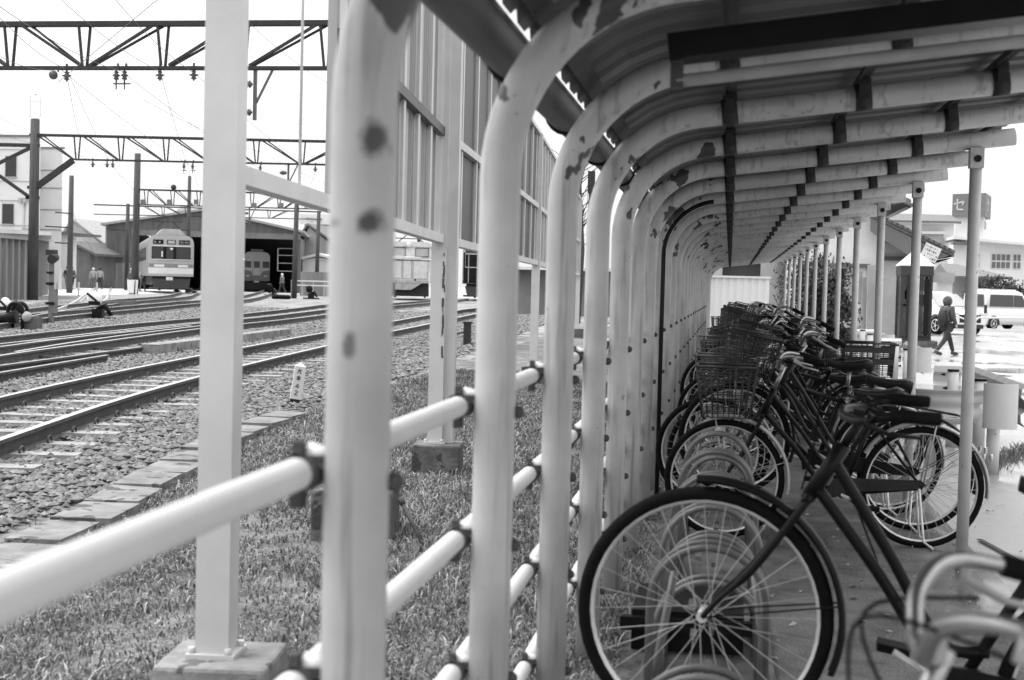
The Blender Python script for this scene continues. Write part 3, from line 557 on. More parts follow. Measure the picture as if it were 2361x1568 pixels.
b8 = make_bike('loop', 'black', 'silver', 'alloy', 'chrome', 'wireblack', None, True, 'up', seath=.78, chain='black', barh=1.04); put(b8, 10.9, .06, .2, .03, .03, 'heavy black bicycle with front basket and extra tall handlebars', .95)
look = {b2: 'black bicycle with pale mudguards and front basket', b3: 'dark bicycle with black front basket', b5: 'silver bicycle with wire front basket', b4: 'black bicycle with black rear basket', b6: 'low dark bicycle with pale wire basket', b7: 'black diamond framed bicycle without basket', b8: 'black bicycle with basket and tall handlebars'}
pl = list(look); yy, i, last = 12.15, 0, None
names = ['nearest', 'second', 'third', 'fourth', 'fifth', 'sixth', 'seventh', 'eighth', 'ninth', 'tenth', 'eleventh', 'twelfth', 'thirteenth', 'fourteenth', 'fifteenth', 'sixteenth', 'seventeenth', 'eighteenth', 'nineteenth', 'twentieth', 'twenty-first', 'twenty-second', 'twenty-third', 'twenty-fourth', 'twenty-fifth', 'twenty-sixth', 'twenty-seventh', 'twenty-eighth', 'twenty-ninth', 'thirtieth', 'thirty-first', 'thirty-second', 'thirty-third', 'thirty-fourth', 'thirty-fifth', 'thirty-sixth', 'thirty-seventh', 'thirty-eighth', 'thirty-ninth', 'fortieth']
R2 = random.Random(5)
while yy < 28 and i < len(names):
    src = R2.choice([p for p in pl if p is not last]); last = src; c = twin(src); fl = i in (2, 9, 17, 26)
    put(c, yy, R2.uniform(-.14, .12), [0, .18, .03, .22, 0, .15][i % 6], R2.uniform(-.11, .11), R2.uniform(-.12, .12), f'{look[src]}, {names[i]} in the row behind the rear-basket one', R2.uniform(.9, 1.02), fl); i += 1
    yy += R2.uniform(.30, .56)
# ------------------------------------------------------------------ wheel rack
rk = thing('bicycle_rack', 'long galvanised rack of arched wheel loops along the shelter floor', 'bicycle rack', (0, 0, 0))
lp = MB()
for dy in (-.045, .045):
    lp.tube([(-.17, dy, .02)]+[(-.005+.165*math.cos(math.radians(a)), dy, .31+.165*math.sin(math.radians(a))) for a in range(180, -1, -12)]+[(.16, dy, .02)], .0105, 8)
    pass
lp.box((0, 0, .12), (.02, .1, .02)); lp.box((-.05, 0, .3), (.02, .1, .012))
hi = MB(); hi.v = [(x, y, z+(.17 if z > .05 else 0)) for x, y, z in lp.v]; hi.f = lp.f; hi.sm = lp.sm; hi.mi = lp.mi
l0 = lp.build('wheel_loop', 'rack', rk, (-.03, 3.35, 0)); l1 = hi.build('wheel_loop', 'rack', rk, (-.03, 4.1, 0))
y = 4.45; k = 0
while y < 25.5:
    c = (l0 if k % 2 == 0 else l1).copy(); COL.objects.link(c); c.parent = rk; c.location = (-.03, y, 0); y += .42; k += 1
for x in (-.22, .17):
    q = MB(); q.bar((x, -2, .03), (x, 25.7, .03), .045, .04); q.build('base_rail', 'rack', rk)
for y in (4.3, 8, 12):
    q = MB(); q.tube([(-.22, y, .03), (-.14, y+.02, .52)], .012, 8); q.tube([(.17, y, .03), (.1, y+.02, .52)], .012, 8); q.build('leg', 'rack', rk)
q = MB(); q.box((-.12, 5.6, .09), (.42, .5, .15)); q.box((-.12, 5.33, .12), (.5, .04, .05)); wb(q, 'wheel_stop', 'black', rk)
# bits of white litter by the hoops
def rubble(name, label, cat, c, r, m):
    q = MB(); q.ball((0, 0, 0), r, 10, 7); q.v = [tuple(Vector(p)*random.uniform(.6, 1.25)) for p in q.v]; q.v = [(x, y, max(z*.5+r*.3, 0)) for x, y, z in q.v]
    o = q.build(name, m, None, c); tag(o, label, cat)
rubble('crumpled_bag', 'crumpled white plastic bag lying between the second and third hoops', 'bag', (-.62, 3.55, .02), .11, 'whitepl')
rubble('torn_paper', 'torn white paper scrap on the slab behind the foreground frame tubes', 'litter', (.42, 4.35, .014), .06, 'palecloth')
# ================================================================== CAR PARK SIDE
def gpost(g, x, y, h=.72, r=.045):
    q = MB().cyl((x, y, 0), (x, y, h), r, 16); o = wb(q, 'post', 'steelwhite', g)
    q = MB().cyl((x, y, h), (x, y, h+.018), r+.004, 16); q2 = wb(q, 'post_cap', 'black', o) if False else None
    q = MB().cyl((x, y, h), (x, y, h+.02), r+.004, 16); q.v = [(a-g.location.x, b-g.location.y, c-g.location.z) for a, b, c in q.v]; q.build('post_cap', 'black', o)
def wbeam(g, a, b, n, z0=.36, z1=.70):
    a, b = Vector(a), Vector(b); n = Vector(n).normalized(); P = [(0, 0), (.04, .04), (.10, .045), (.14, 0), (.20, 0), (.24, .045), (.30, .04), (.34, 0)]
    P = [(z0+(z1-z0)*u/.34, d) for u, d in P]; q = MB()
    prof = [(z, d) for z, d in P]+[(z, d-.006) for z, d in P[::-1]]
    q.loft([[p+n*d+Vector((0, 0, z)) for z, d in prof] for p in (a, b)], smooth=False); return wb(q, 'beam', 'steelwhite', g)
def sleeve(g, c, ang, z0=.34, z1=.72, w=.30):
    q = MB(); pts = []
    for i in range(29): t = math.pi*(i/28)-math.pi/2; pts.append((w/2*math.sin(t), -.09*math.cos(t)))
    R = Matrix.Rotation(ang, 3, 'Z'); out = [Vector(c)+R @ Vector((x, y, 0)) for x, y in pts]; inn = [Vector(c)+R @ Vector((x*.95, y*.9+.004, 0)) for x, y in pts[::-1]]
    q.prism([(p.x, p.y, z0) for p in out+inn], (0, 0, z1-z0)); wb(q, 'end_sleeve', 'steelwhite', g)
def bolt(g, c):
    q = MB().tube([c, (c[0]-.03, c[1]-.02, c[2])], [.016, .006], 8); wb(q, 'bolt', 'black', g)
g1 = thing('guard_rail', 'low white guard rail with rounded end box right of the nearest eave post', 'guard rail', (2, 11.4, 0), group='white guard rails at the car park edge')
def nose(g, cx, cy, rx, ry, z0, z1):            # a beam bent round in plan, W-shaped in section
    P = [(0, -.10), (.03, -.07), (.12, -.03), (.30, .01), (.44, -.035), (.52, -.04), (.60, .0), (.74, .035), (.84, -.01), (.90, .0), (.96, .05), (1.0, .06)]; q = MB(); secs = []
    for i in range(17):
        a = math.pi+math.pi*i/16; c, s_ = math.cos(a), math.sin(a)
        secs.append([(cx+(rx+d)*c, cy+(ry+d)*s_, z0+(z1-z0)*t) for t, d in P]+[(cx+(rx+d-.008)*c, cy+(ry+d-.008)*s_, z0+(z1-z0)*t) for t, d in P[::-1]])
    q.loft(secs); wb(q, 'end_beam', 'steelwhite', g)
nose(g1, 1.66, 11.75, .37, .34, .38, .66)
sleeve(g1, (2.10, 11.45, 0), 0, .37, .72, .26); gpost(g1, 2.07, 11.54, .38, .05); gpost(g1, 2.05, 13.5, .70, .049); gpost(g1, 2.05, 12.07, .70, .049); gpost(g1, 1.66, 11.9, .4, .05)
def shadebeam(g, a, b): o = wbeam(g, a, b, (-1, 0, 0)); o.data.materials[0] = MT['shedl']  # white beam seen from behind, its shade put into a greyer colour
shadebeam(g1, (2.34, 11.7, 0), (2.42, 14.9, 0)); wbeam(g1, (2.08, 15.0, 0), (2.36, 15.05, 0), (0, -1, 0), .38, .72)
for p in ((1.98, 13.42, .55), (2.13, 13.4, .52), (2.14, 13.3, .38), (2.16, 12.0, .33), (2.0, 13.7, .66)): bolt(g1, p)
g2 = thing('guard_rail', 'middle white guard rail with two capped posts, left of the phone booth step', 'guard rail', (2.6, 19, 0), group='white guard rails at the car park edge')
shadebeam(g2, (2.55, 19.2, 0), (2.66, 22.2, 0)); sleeve(g2, (2.50, 19.1, 0), 0, .40, .72, .24); gpost(g2, 2.25, 18.6, .70, .049); gpost(g2, 2.27, 20.1, .70, .049); wbeam(g2, (2.28, 22.2, 0), (2.60, 22.25, 0), (0, -1, 0), .38, .74)
for p in ((2.2, 20.0, .55), (2.32, 19.9, .55), (2.16, 18.5, .5), (2.32, 18.5, .42)): bolt(g2, p)
g3 = thing('guard_rail', 'farthest white guard rail, half hidden by the eave posts before the house', 'guard rail', (2.6, 28, 0), group='white guard rails at the car park edge')
gpost(g3, 2.37, 24.7, .72, .049); gpost(g3, 2.49, 27.4, .72, .049); wbeam(g3, (2.42, 27.8, 0), (2.75, 27.85, 0), (0, -1, 0), .38, .74); shadebeam(g3, (2.75, 25.2, 0), (2.85, 27.8, 0)); sleeve(g3, (2.70, 25.1, 0), 0, .40, .72, .24)
# a strip of weeds round the posts and a joint in the tarmac
q = MB()
for k in range(900):
    a = random.random(); x = 1.95+a*.9+random.gauss(0, .06); y = 11.6+a*2.2+random.gauss(0, .12); h = random.uniform(.02, .07); t = random.random()*6.28
    q.add([(x-.006, y, .004), (x+.006, y, .004), (x+h*math.cos(t)*.8, y+h*math.sin(t)*.8, h)], [(0, 1, 2)])
tag(q.build('weeds', 'grassdark', kind='stuff'), 'dark weeds growing at the feet of the guard rail', 'weeds')
q = MB(); q.prism([(1.42, 8.3, .013), (1.45, 8.3, .013), (1.78, 6.1, .013), (1.75, 6.1, .013)], (0, 0, .004)); q.build('tarmac_joint', 'rust', kind='structure')
# puddle sheets
def puddle(cx, cy, rx, ry):
    q = MB(); n = 26; P = []
    for k in range(n): a = 2*math.pi*k/n; r = 1+.18*math.sin(3*a+cx)+.12*math.sin(5*a+cy); P.append((cx+rx*r*math.cos(a), cy+ry*r*math.sin(a), .0085))
    q.add(P, [tuple(range(n))]); tag(q.build('puddle', 'puddle', kind='structure'))
MT['puddle'] = mat('puddle_water', .06, .04, .2, 2)
for a in ((5.15, 28.6, .75, .9), (4.6, 26.5, .5, .25), (4.9, 31.5, .9, .35), (4.2, 21.5, .5, .3), (5.2, 21.0, .7, .4)): puddle(*a)
# ------------------------------------------------------------------ phone booth
def booth():
    a, b = pix(2068, 790, 40), pix(2137, 790, 40); cx = (a.x+b.x)/2; w = .84
    t = thing('phone_booth', 'black framed glass phone booth with pale pyramid roof by the house', 'phone booth', (cx, 40, 0), rz=math.radians(2))
    q = MB(); q.box((0, 0, .1), (1.15, 1.1, .2)); q.build('plinth', 'concdark', t)
    q = MB()
    for x in (-1, 1):
        for y in (-1, 1): q.box((x*(w/2-.035), y*(w/2-.035), 1.2), (.07, .07, 2.0))
    q.box((0, 0, 2.08), (w+.03, w+.03, .26)); q.box((0, 0, .245), (w+.004, w+.004, .09)); q.build('frame', 'booth', t)
    q = MB(); q.prism([(-w/2-.03, -w/2-.03, 2.215), (w/2+.03, -w/2-.03, 2.215), (w/2+.03, w/2+.03, 2.215), (-w/2-.03, w/2+.03, 2.215)], (0, 0, .02)); h = .45
    q.add([(-w/2-.03, -w/2-.03, 2.236), (w/2+.03, -w/2-.03, 2.236), (w/2+.03, w/2+.03, 2.236), (-w/2-.03, w/2+.03, 2.236), (0, 0, 2.236+h)], [(0, 1, 4), (1, 2, 4), (2, 3, 4), (3, 0, 4)]); q.build('roof', 'wallw', t)
    for s in (-1, 1):
        q = MB(); q.box((s*(w/2-.01), 0, 1.12), (.012, w-.15, 1.66)); q.build('glass_side', 'boothglass', t)
    q = MB(); q.box((0, w/2-.01, 1.12), (w-.15, .012, 1.66)); q.build('glass_back', 'boothglass', t)
    d = MB(); d.box((.06, -w/2-.006, 1.13), (.56, .03, 1.68)); 
    d = MB()
    for s in (-1, 1): d.box((.06+s*.29, -w/2-.012, 1.12), (.05, .03, 1.70))
    d.box((.06, -w/2-.012, 1.95), (.53, .03, .05)); d.box((.06, -w/2-.012, .31), (.53, .03, .06)); dr = d.build('door', 'grey', t)
    q = MB(); q.box((-.01, -w/2-.012, 1.12), (.38, .01, 1.58)); q.build('pane', 'boothglass', dr)
    q = MB(); q.box((.26, -w/2-.03, 1.12), (.13, .03, 1.5)); q.build('handle_strip', 'black', dr)
    q = MB(); q.box((-.05, .22, 1.15), (.4, .3, .06)); q.box((-.02, .25, 1.45), (.26, .22, .5)); q.box((-.18, .2, 1.45), (.06, .08, .25)); q.build('telephone', 'grey', t)
    q = MB(); q.box((w/2+.36, .1, 1.93), (.60, .03, .27)); q.build('side_sign', 'wallg', t)
booth()
# ------------------------------------------------------------------ house beside the car park
def house():
    Y = 43; x = lambda u, yy=Y: pix(u, 700, yy).x; z = lambda v, u=1900, yy=Y: pix(u, v, yy).z
    t = thing('house', 'pale sided house with tiled eaves behind the row of eave posts', 'house', (x(1900), Y, 0))
    xa, xb = x(1812), x(2016)
    q = MB(); q.span((xa, Y, .42), (xb, Y+9, 5.2)); wb(q, 'wall', 'siding', t)
    q = MB(); q.span((xa, Y-.06, 0), (xb+.03, Y+9, .42)); wb(q, 'plinth', 'concdark', t)
    q = MB(); q.span((xa, Y-.02, z(612)-.03), (xb+.012, Y-.004, z(612)+.02)); wb(q, 'wall_trim', 'wallg', t)
    # window with sill
    wx0, wx1, wz0, wz1 = x(1925), x(1990), z(752-110, 1960), z(612, 1960)
    wx0, wx1, wz0, wz1 = x(1900), x(1992), z(707, 1960), z(616, 1960)
    w = MB(); w.span((wx0, Y-.07, wz0), (wx1, Y-.02, wz1)); wf = wb(w, 'window', 'siding', t)
    w = MB(); w.span((wx0+.08, Y-.085, wz0+.08), (wx1-.08, Y-.074, wz1-.12)); w.v = [(a-t.location.x, b-t.location.y, c-t.location.z) for a, b, c in w.v]; w.build('pane', 'wallg', wf)
    w = MB(); w.span((wx0-.05, Y-.14, wz0-.08), (wx1+.05, Y-.074, wz0)); w.v = [(a-t.location.x, b-t.location.y, c-t.location.z) for a, b, c in w.v]; w.build('sill', 'siding', wf)
    w = MB(); w.span((wx0-.1, Y-.2, wz1), (wx1+.12, Y-.074, wz1+.1)); w.v = [(a-t.location.x, b-t.location.y, c-t.location.z) for a, b, c in w.v]; w.build('hood', 'walld', wf)
    # upper eave: overhangs to the right
    e0, e1 = pix(1760, 395, Y), pix(2088, 478, Y)
    q = MB(); 
    zr = z(478, 2080); xr = x(2085)
    q.prism([(xr, Y-.7, zr), (xr-3.7, Y-.7, zr+1.6), (xr-3.7, Y-.7, zr+1.8), (xr, Y-.7, zr+.18)], (0, 10.5, 0)); rf_ = wb(q, 'roof', 'tile', t)
    q = MB(); q.prism([(xr-.5, Y-.64, zr+.02), (xr-3.7, Y-.64, zr+1.42), (xr-3.7, Y-.64, zr+1.6), (xr-.2, Y-.64, zr+.09)], (0, .06, 0)); q.tube([(xr+.02, Y-.75, zr+.02), (xr+.02, Y+9.7, zr+.02)], .06, 8); wb(q, 'fascia', 'walld', t)
    q = MB(); q.tube([(xr-.05, Y-.3, zr-.0), (xb+.2, Y-.3, zr-.35), (xb+.1, Y-.3, zr-.6), (xb+.08, Y-.1, .05)], .035, 8); wb(q, 'downpipe', 'wallg', t)
    q = MB(); q.prism([(xb+.0, Y+.6, 0), (x(2104), Y+.6, 0), (x(2104), Y+.6, z(572, 2104)), (xb, Y+.6, z(522, 2020))], (0, 5, 0)); wb(q, 'porch_wall', 'siding', t)
    # lean-to roof falling to the right
    a, b = (x(2000, Y-.4), z(500, 2000, Y-.4)), (x(2194, Y-.4), z(592, 2194, Y-.4))
    q = MB(); q.prism([(a[0], Y-.5, a[1]), (b[0], Y-.5, b[1]), (b[0], Y-.5, b[1]+.13), (a[0], Y-.5, a[1]+.13)], (0, 6, 0))
    n = 16
    for k in range(n): f = (k+.5)/n; px, pz = a[0]+(b[0]-a[0])*f, a[1]+(b[1]-a[1])*f; q.box((px, Y-.52, pz+.14), (.2, .1, .07), ry=math.atan2(a[1]-b[1], b[0]-a[0])+.12)
    lr = wb(q, 'lean_to_roof', 'tile', t)
    q = MB(); dx, dz_ = b[0]-a[0], b[1]-a[1]; q.prism([(a[0], Y-.46, a[1]-.02), (b[0]-.12, Y-.46, b[1]+.03), (b[0]-.9, Y-.46, b[1]-.22), (a[0], Y-.46, a[1]-.42)], (0, .05, 0)); wb(q, 'barge_board', 'signgrey', t)
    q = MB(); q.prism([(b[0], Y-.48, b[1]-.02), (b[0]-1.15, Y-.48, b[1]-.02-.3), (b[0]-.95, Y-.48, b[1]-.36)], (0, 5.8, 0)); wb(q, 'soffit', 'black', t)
    q = MB(); q.span((xb+.1, Y+.5, z(600, 2060)), (x(2100), Y+.58, z(590, 2060))); wb(q, 'porch_lintel', 'walld', t)
    q = MB(); q.span((x(1992), Y-.9, 0), (x(2010), Y-.6, z(612, 2000))); q.span((x(2022), Y-1.2, 0), (x(2058), Y-.5, z(640, 2040))); q.span((x(1984), Y-.4, 0), (x(1992), Y-.02, z(640, 1990))); wb(q, 'meter_cabinet', 'wallg', t)
    # notice on the barge board
    c = pix(2145, 583, Y-.55); ang = math.atan2(dz_, dx); n_ = thing('notice_board', 'small tilted white notice on the lean-to gable board', 'notice', c); n_.rotation_euler = (0, -ang*.95, 0)
    q = MB(); q.box((0, 0, 0), (.33*1.45, .02, .36*1.25)); q.build('board', 'paper', n_)
    q = MB(); 
    for r in range(4):
        for k in range(7):
            if random.random() < .8: q.box((-.19+k*.064, -.013, .15-r*.10), (random.uniform(.02, .05), .004, random.choice([.014, .03, .05])))
    q.build('printing', 'ink', n_)
house()
# ------------------------------------------------------------------ shrub of small dark leaves in front of the house
def shrub(name, label, c, rx, ry, rz_, n, cat='shrub', m='leaf', lsz=(.035, .07), loose=.15):
    t = thing(name, label, cat, c); V = []; q = MB()
    for k in range(9):
        a = random.random()*6.28; e = Vector((math.cos(a)*rx*.7*random.random(), math.sin(a)*ry*.6*random.random(), rz_*random.uniform(1.2, 2.1))); q.tube([(0, 0, 0), e*.5+Vector((random.gauss(0, .05), 0, 0)), e], [.03, .018, .006], 6)
        for j in range(3): b_ = e*random.uniform(.5, .95); q.tube([b_, b_+Vector((random.gauss(0, .25*rx), random.gauss(0, .2), random.uniform(.1, .5)))], [.008, .003], 5)
    q.build('trunk', 'twig', t)
    cl_ = []
    while len(cl_) < 46:
        p = Vector((random.uniform(-1, 1), random.uniform(-1, 1), random.uniform(-1, 1)))
        if .35 < p.length < 1: cl_.append(Vector((p.x*rx, p.y*ry, rz_+p.z*rz_)))
    C_ = np.array([tuple(p) for p in cl_]); idx = rng.integers(0, len(cl_), n); P = C_[idx]+rng.normal(0, 1, (n, 3))*np.array([rx, ry, rz_])*loose*rng.uniform(.4, 1.2, (n, 1)); P = P[P[:, 2] > .05]; n = len(P)
    s = rng.uniform(*lsz, n)[:, None]; u = rng.normal(0, 1, (n, 3)); u /= np.linalg.norm(u, axis=1)[:, None]; w = rng.normal(0, 1, (n, 3)); w -= u*(w*u).sum(1)[:, None]; w /= np.linalg.norm(w, axis=1)[:, None]
    V = np.stack([P-u*s, P+w*s*.45, P+u*s, P-w*s*.45], 1).reshape(-1, 3); F = np.arange(4*n).reshape(-1, 4); o = raw('foliage', V, F, m, None, False, 4); o.parent = t
    return t
sc = pix(1893, 760, 37); shrub('shrub', 'large dark leafy shrub against the pale house wall', (sc.x, 37, 0), .84, .7, 1.14, 17000)
sc2 = pix(1845, 700, 38.5); shrub('shrub', 'loose sparse shrub with pale gaps, left of the dense dark one', (sc2.x, 38.5, .1), .62, .5, 1.25, 2600, lsz=(.03, .06), loose=.22)
# ------------------------------------------------------------------ things closing the far end of the shelter
a, b = pix(1632, 700, 36), pix(1772, 700, 36)
cf = thing('corrugated_fence', 'white corrugated metal fence panel closing the far shelter end', 'fence', (a.x, 36, 0))
q = MB(); P = []; n = 34
for k in range(n+1):
    X = a.x+(b.x-a.x)*k/n; o = .03 if (k//2) % 2 else 0; P.append((X, 36+o))
q.prism([(p[0], p[1], 0) for p in P]+[(p[0], p[1]+.02, 0) for p in P[::-1]], (0, 0, pix(1700, 641, 36).z)); wb(q, 'sheet', 'wallw', cf)
q = MB(); zt = pix(1700, 641, 36).z; q.span((a.x-.03, 35.96, zt), (b.x+.03, 36.1, zt+.05)); wb(q, 'cap', 'white', cf)
fb = thing('end_building', 'pale building with a wide dark opening above the corrugated fence', 'building', (pix(1720, 700, 46).x, 46, 0))
x = lambda u: pix(u, 650, 46).x; z = lambda v: pix(1720, v, 46).z
for u0, u1, v0, v1 in ((1590, 1664, 560, 720), (1752, 1812, 520, 760), (1664, 1752, 640, 740), (1664, 1752, 540, 604)):
    q = MB(); q.span((x(u0), 46, max(z(v1), 0) if v1 < 700 else 0), (x(u1), 46.4, z(v0))); wb(q, 'wall', 'wallg', fb)
q = MB(); q.span((x(1660), 46.5, 0), (x(1756), 47.5, z(530))); wb(q, 'dark_opening', 'walld', fb)
q = MB(); q.prism([(x(1800), 45.6, z(520)), (x(1790), 45.6, z(600)), (x(1803), 45.6, 0), (x(1812), 45.6, 0), (x(1812), 45.6, z(520))], (0, .38, 0)); wb(q, 'buttress', 'signgrey', fb)
# ------------------------------------------------------------------ lettering drawn with brush strokes
GL = {'to': [[(.4, 1), (.4, 0)], [(.4, .62), (.8, .42)]], 'se': [[(.05, .55), (.95, .72), (.78, .45)], [(.35, .95), (.35, .12), (.9, .08)]],
 'wa': [[(.12, .9), (.9, .9), (.8, .45), (.4, .02)], [(.12, .9), (.12, .55)]], 'n': [[(.1, .85), (.35, .68)], [(.1, .1), (.55, .25), (.92, .75)]], 'ma': [[(.05, .85), (.95, .85), (.5, .35)], [(.35, .5), (.62, .15)]],
 'T': [[(0, 1), (.9, 1)], [(.45, 1), (.45, 0)]], 'Y': [[(0, 1), (.42, .5), (.85, 1)], [(.42, .5), (.42, 0)]], 'O': [[(.45+.42*math.cos(i*.524), .5+.5*math.sin(i*.524)) for i in range(13)]], 'A': [[(0, 0), (.42, 1), (.85, 0)], [(.15, .35), (.7, .35)]],
 'kyu': [[(.1, .7), (.9, .8)], [(.45, 1), (.4, .5), (.05, .05)], [(.65, .75), (.65, .1), (.95, .1)]], 'hon': [[(.05, .72), (.95, .72)], [(.5, 1), (.5, 0)], [(.5, .7), (.1, .2)], [(.5, .7), (.9, .2)], [(.3, .2), (.7, .2)]], '4': [[(.6, 0), (.6, 1), (.05, .3), (.9, .3)]], '2': [[(.05, .8), (.4, 1), (.8, .75), (.05, 0), (.85, 0)]], '5': [[(.8, 1), (.15, 1), (.1, .55), (.6, .6), (.8, .3), (.5, 0), (.05, .1)]], '0': [[(.45+.38*math.cos(i*.524), .5+.5*math.sin(i*.524)) for i in range(13)]], '-': [[(.1, .5), (.8, .5)]]}
def write(q, word, o, ux, uz, size, gap, w, nrm, d=.01):
    o, ux, uz, nrm = Vector(o), Vector(ux).normalized(), Vector(uz).normalized(), Vector(nrm).normalized()
    for i, g in enumerate(word):
        for st in GL.get(g, []):
            P = [o+ux*(i*gap+a*size)+uz*(b*size)+nrm*d for a, b in st]
            for a_, b_ in zip(P[:-1], P[1:]): q.bar(a_, b_, w, d*2, up=nrm)
# ------------------------------------------------------------------ school-like building with lettered tower
def towerb():
    Y = 95; x = lambda u, yy=Y: pix(u, 600, yy).x; z = lambda v, u=2200, yy=Y: pix(u, v, yy).z
    t = thing('hall_building', 'long pale hall with grey roof and a lettered square tower', 'building', (x(2180), Y, 0))
    q = MB(); q.span((x(2000), Y, 0), (x(2196), Y+9, z(516))); wb(q, 'wall', 'tower', t)
    q = MB(); q.prism([(x(1980), Y-.8, z(517)), (x(2208), Y-.8, z(517)), (x(2208), Y+4, z(501, yy=Y+4)), (x(1980), Y+4, z(498, yy=Y+4))], (0, 0, .15)); wb(q, 'roof', 'tile', t)
    q = MB(); q.span((x(2122), Y-.08, z(574)), (x(2172), Y-.02, z(540))); w = wb(q, 'window', 'wallg', t)
    q = MB(); q.span((x(2120), Y-.4, z(541)), (x(2174), Y-.02, z(535))); wb(q, 'window_hood', 'wallw', t)
    # tower
    Yt = 99; xt = lambda u: pix(u, 500, Yt).x; zt = lambda v: pix(2250, v, Yt).z
    xl, xm, xr = xt(2208), xt(2268), xt(2291)
    q = MB(); P = [(xl, Yt+1.2), (xm, Yt), (xr, Yt+3), (xl+.6, Yt+4.4)]; q.prism([(a, b, 0) for a, b in P], (0, 0, zt(497))); tw = wb(q, 'tower', 'tower', t)
    xl, xm, xr = xt(2199), xt(2267), xt(2303); P = [(xl, Yt+1.0), (xm, Yt-.6), (xr, Yt+3.2), (xl+.7, Yt+5)]; z0, z1 = zt(500), zt(446)
    q = MB(); q.prism([(a, b, z0) for a, b in P], (0, 0, z1-z0)); cp = wb(q, 'tower_sign', 'signgrey', t)
    A, B, Cc = Vector((*P[0], 0)), Vector((*P[1], 0)), Vector((*P[2], 0)); d1 = (B-A).normalized(); n1 = Vector((d1.y, -d1.x, 0)); d2 = (Cc-B).normalized(); n2 = Vector((d2.y, -d2.x, 0))
    q = MB(); write(q, ['se', 'to'], A+d1*.1+Vector((0, 0, z0+.42)), d1, (0, 0, 1), .85, 1.08, .10, n1, .02); write(q, ['se'], B+d2*1.0+Vector((0, 0, z0+.42)), d2, (0, 0, 1), 1.9*.5, 1, .10, n2, .02); loc = t.location; q.v = [(a-loc.x, b-loc.y, c-loc.z) for a, b, c in q.v]; q.build('lettering', 'letter', cp)
    for u0, u1 in ((2240, 2262), ):
        q = MB(); q.bar(A+d1*((u0-2206)/63*(B-A).length)+n1*.03-n1*0+Vector((0, 0, zt(516))), A+d1*((u1-2206)/63*(B-A).length)+n1*.03+Vector((0, 0, zt(516))), .55, .06, up=n1); wb(q, 'window', 'wallg', t)
    for f in (.12, .52):
        p = Vector((xt(2268), Yt, 0)).lerp(Vector((xt(2291), Yt+3, 0)), f+.06); d = (Vector((xt(2291), Yt+3, 0))-Vector((xt(2268), Yt, 0))).normalized(); n = Vector((d.y, -d.x, 0))
        q = MB(); q.bar(p+n*.03+Vector((0, 0, zt(517))), p+d*.6+n*.03+Vector((0, 0, zt(517))), .5, .06, up=n); wb(q, 'window', 'wallg', t)
    # right wing with shallow pale roof and window rows
    Yw = 92; xw = lambda u: pix(u, 600, Yw).x; zw = lambda v, u=2300: pix(u, v, Yw).z
    q = MB(); q.prism([(xw(2196), Yw, 0), (xw(2480), Yw, 0), (xw(2480), Yw, zw(575, 2480)), (xw(2236), Yw, zw(553, 2236)), (xw(2196), Yw, zw(556, 2196))], (0, 8, 0)); wb(q, 'wing_wall', 'tower', t)
    q = MB(); q.prism([(xw(2190), Yw-.9, zw(552, 2190)), (xw(2480), Yw-.9, zw(578, 2480)), (xw(2480), Yw-.9, zw(573, 2480)), (xw(2190), Yw-.9, zw(546, 2190))], (0, 10, 0)); wb(q, 'wing_roof', 'wallw', t)
    q = MB(); q.span((xw(2190), Yw-.95, zw(566)), (xw(2226), Yw-.02, zw(561))); wb(q, 'canopy', 'walld', t)
    for u0, u1 in ((2240, 2257), (2284, 2328), (2334, 2352), (2372, 2420)):
        q = MB(); q.span((xw(u0), Yw-.06, zw(620)), (xw(u1), Yw-.02, zw(585))); w = wb(q, 'window', 'wallw', t)
        q = MB(); n = max(2, round((u1-u0)/10)); wd = (xw(u1)-xw(u0))/n
        for i in range(n):
            for j in (0, 1): zb = zw(620)+.05+j*(zw(585)-zw(620))/2; q.span((xw(u0)+i*wd+.04, Yw-.085, zb), (xw(u0)+(i+1)*wd-.02, Yw-.065, zb+(zw(585)-zw(620))/2-.09))
        l = t.location; q.v = [(a-l.x, b-l.y, c-l.z) for a, b, c in q.v]; q.build('pane', 'signgrey', w)
    # entrance porch with hipped roof
    Yp = 80; xp = lambda u: pix(u, 640, Yp).x; zp = lambda v: pix(2250, v, Yp).z
    q = MB(); q.span((xp(2196), Yp, 0), (xp(2298), Yp+6, zp(638))); wb(q, 'porch', 'wallg', t)
    q = MB(); a, b, c = xp(2180), xp(2324), zp(638); rdg = zp(607); q.add([(a, Yp-1.2, c), (b, Yp-1.2, c), (b, Yp+7, c), (a, Yp+7, c), (a, Yp+2.5, rdg), (b-2.4, Yp+2.5, rdg)], [(0, 1, 5, 4), (1, 2, 5), (2, 3, 4, 5), (3, 0, 4), (3, 2, 1, 0)]); q.span((a, Yp-1.22, c-.12), (b, Yp-1.1, c-.005)); wb(q, 'porch_roof', 'tile', t)
    q = MB(); q.span((xp(2282), Yp-.06, 0), (xp(2300), Yp-.02, zp(640))); wb(q, 'porch_column', 'walld', t)
towerb()
hx = pix(2322, 668, 76); hd = shrub('hedge', 'low dark hedge with a bare bush behind the white van', (hx.x, 78, .5), 1.6, .7, 1.0, 4200, 'hedge', 'leaf', (.06, .12))
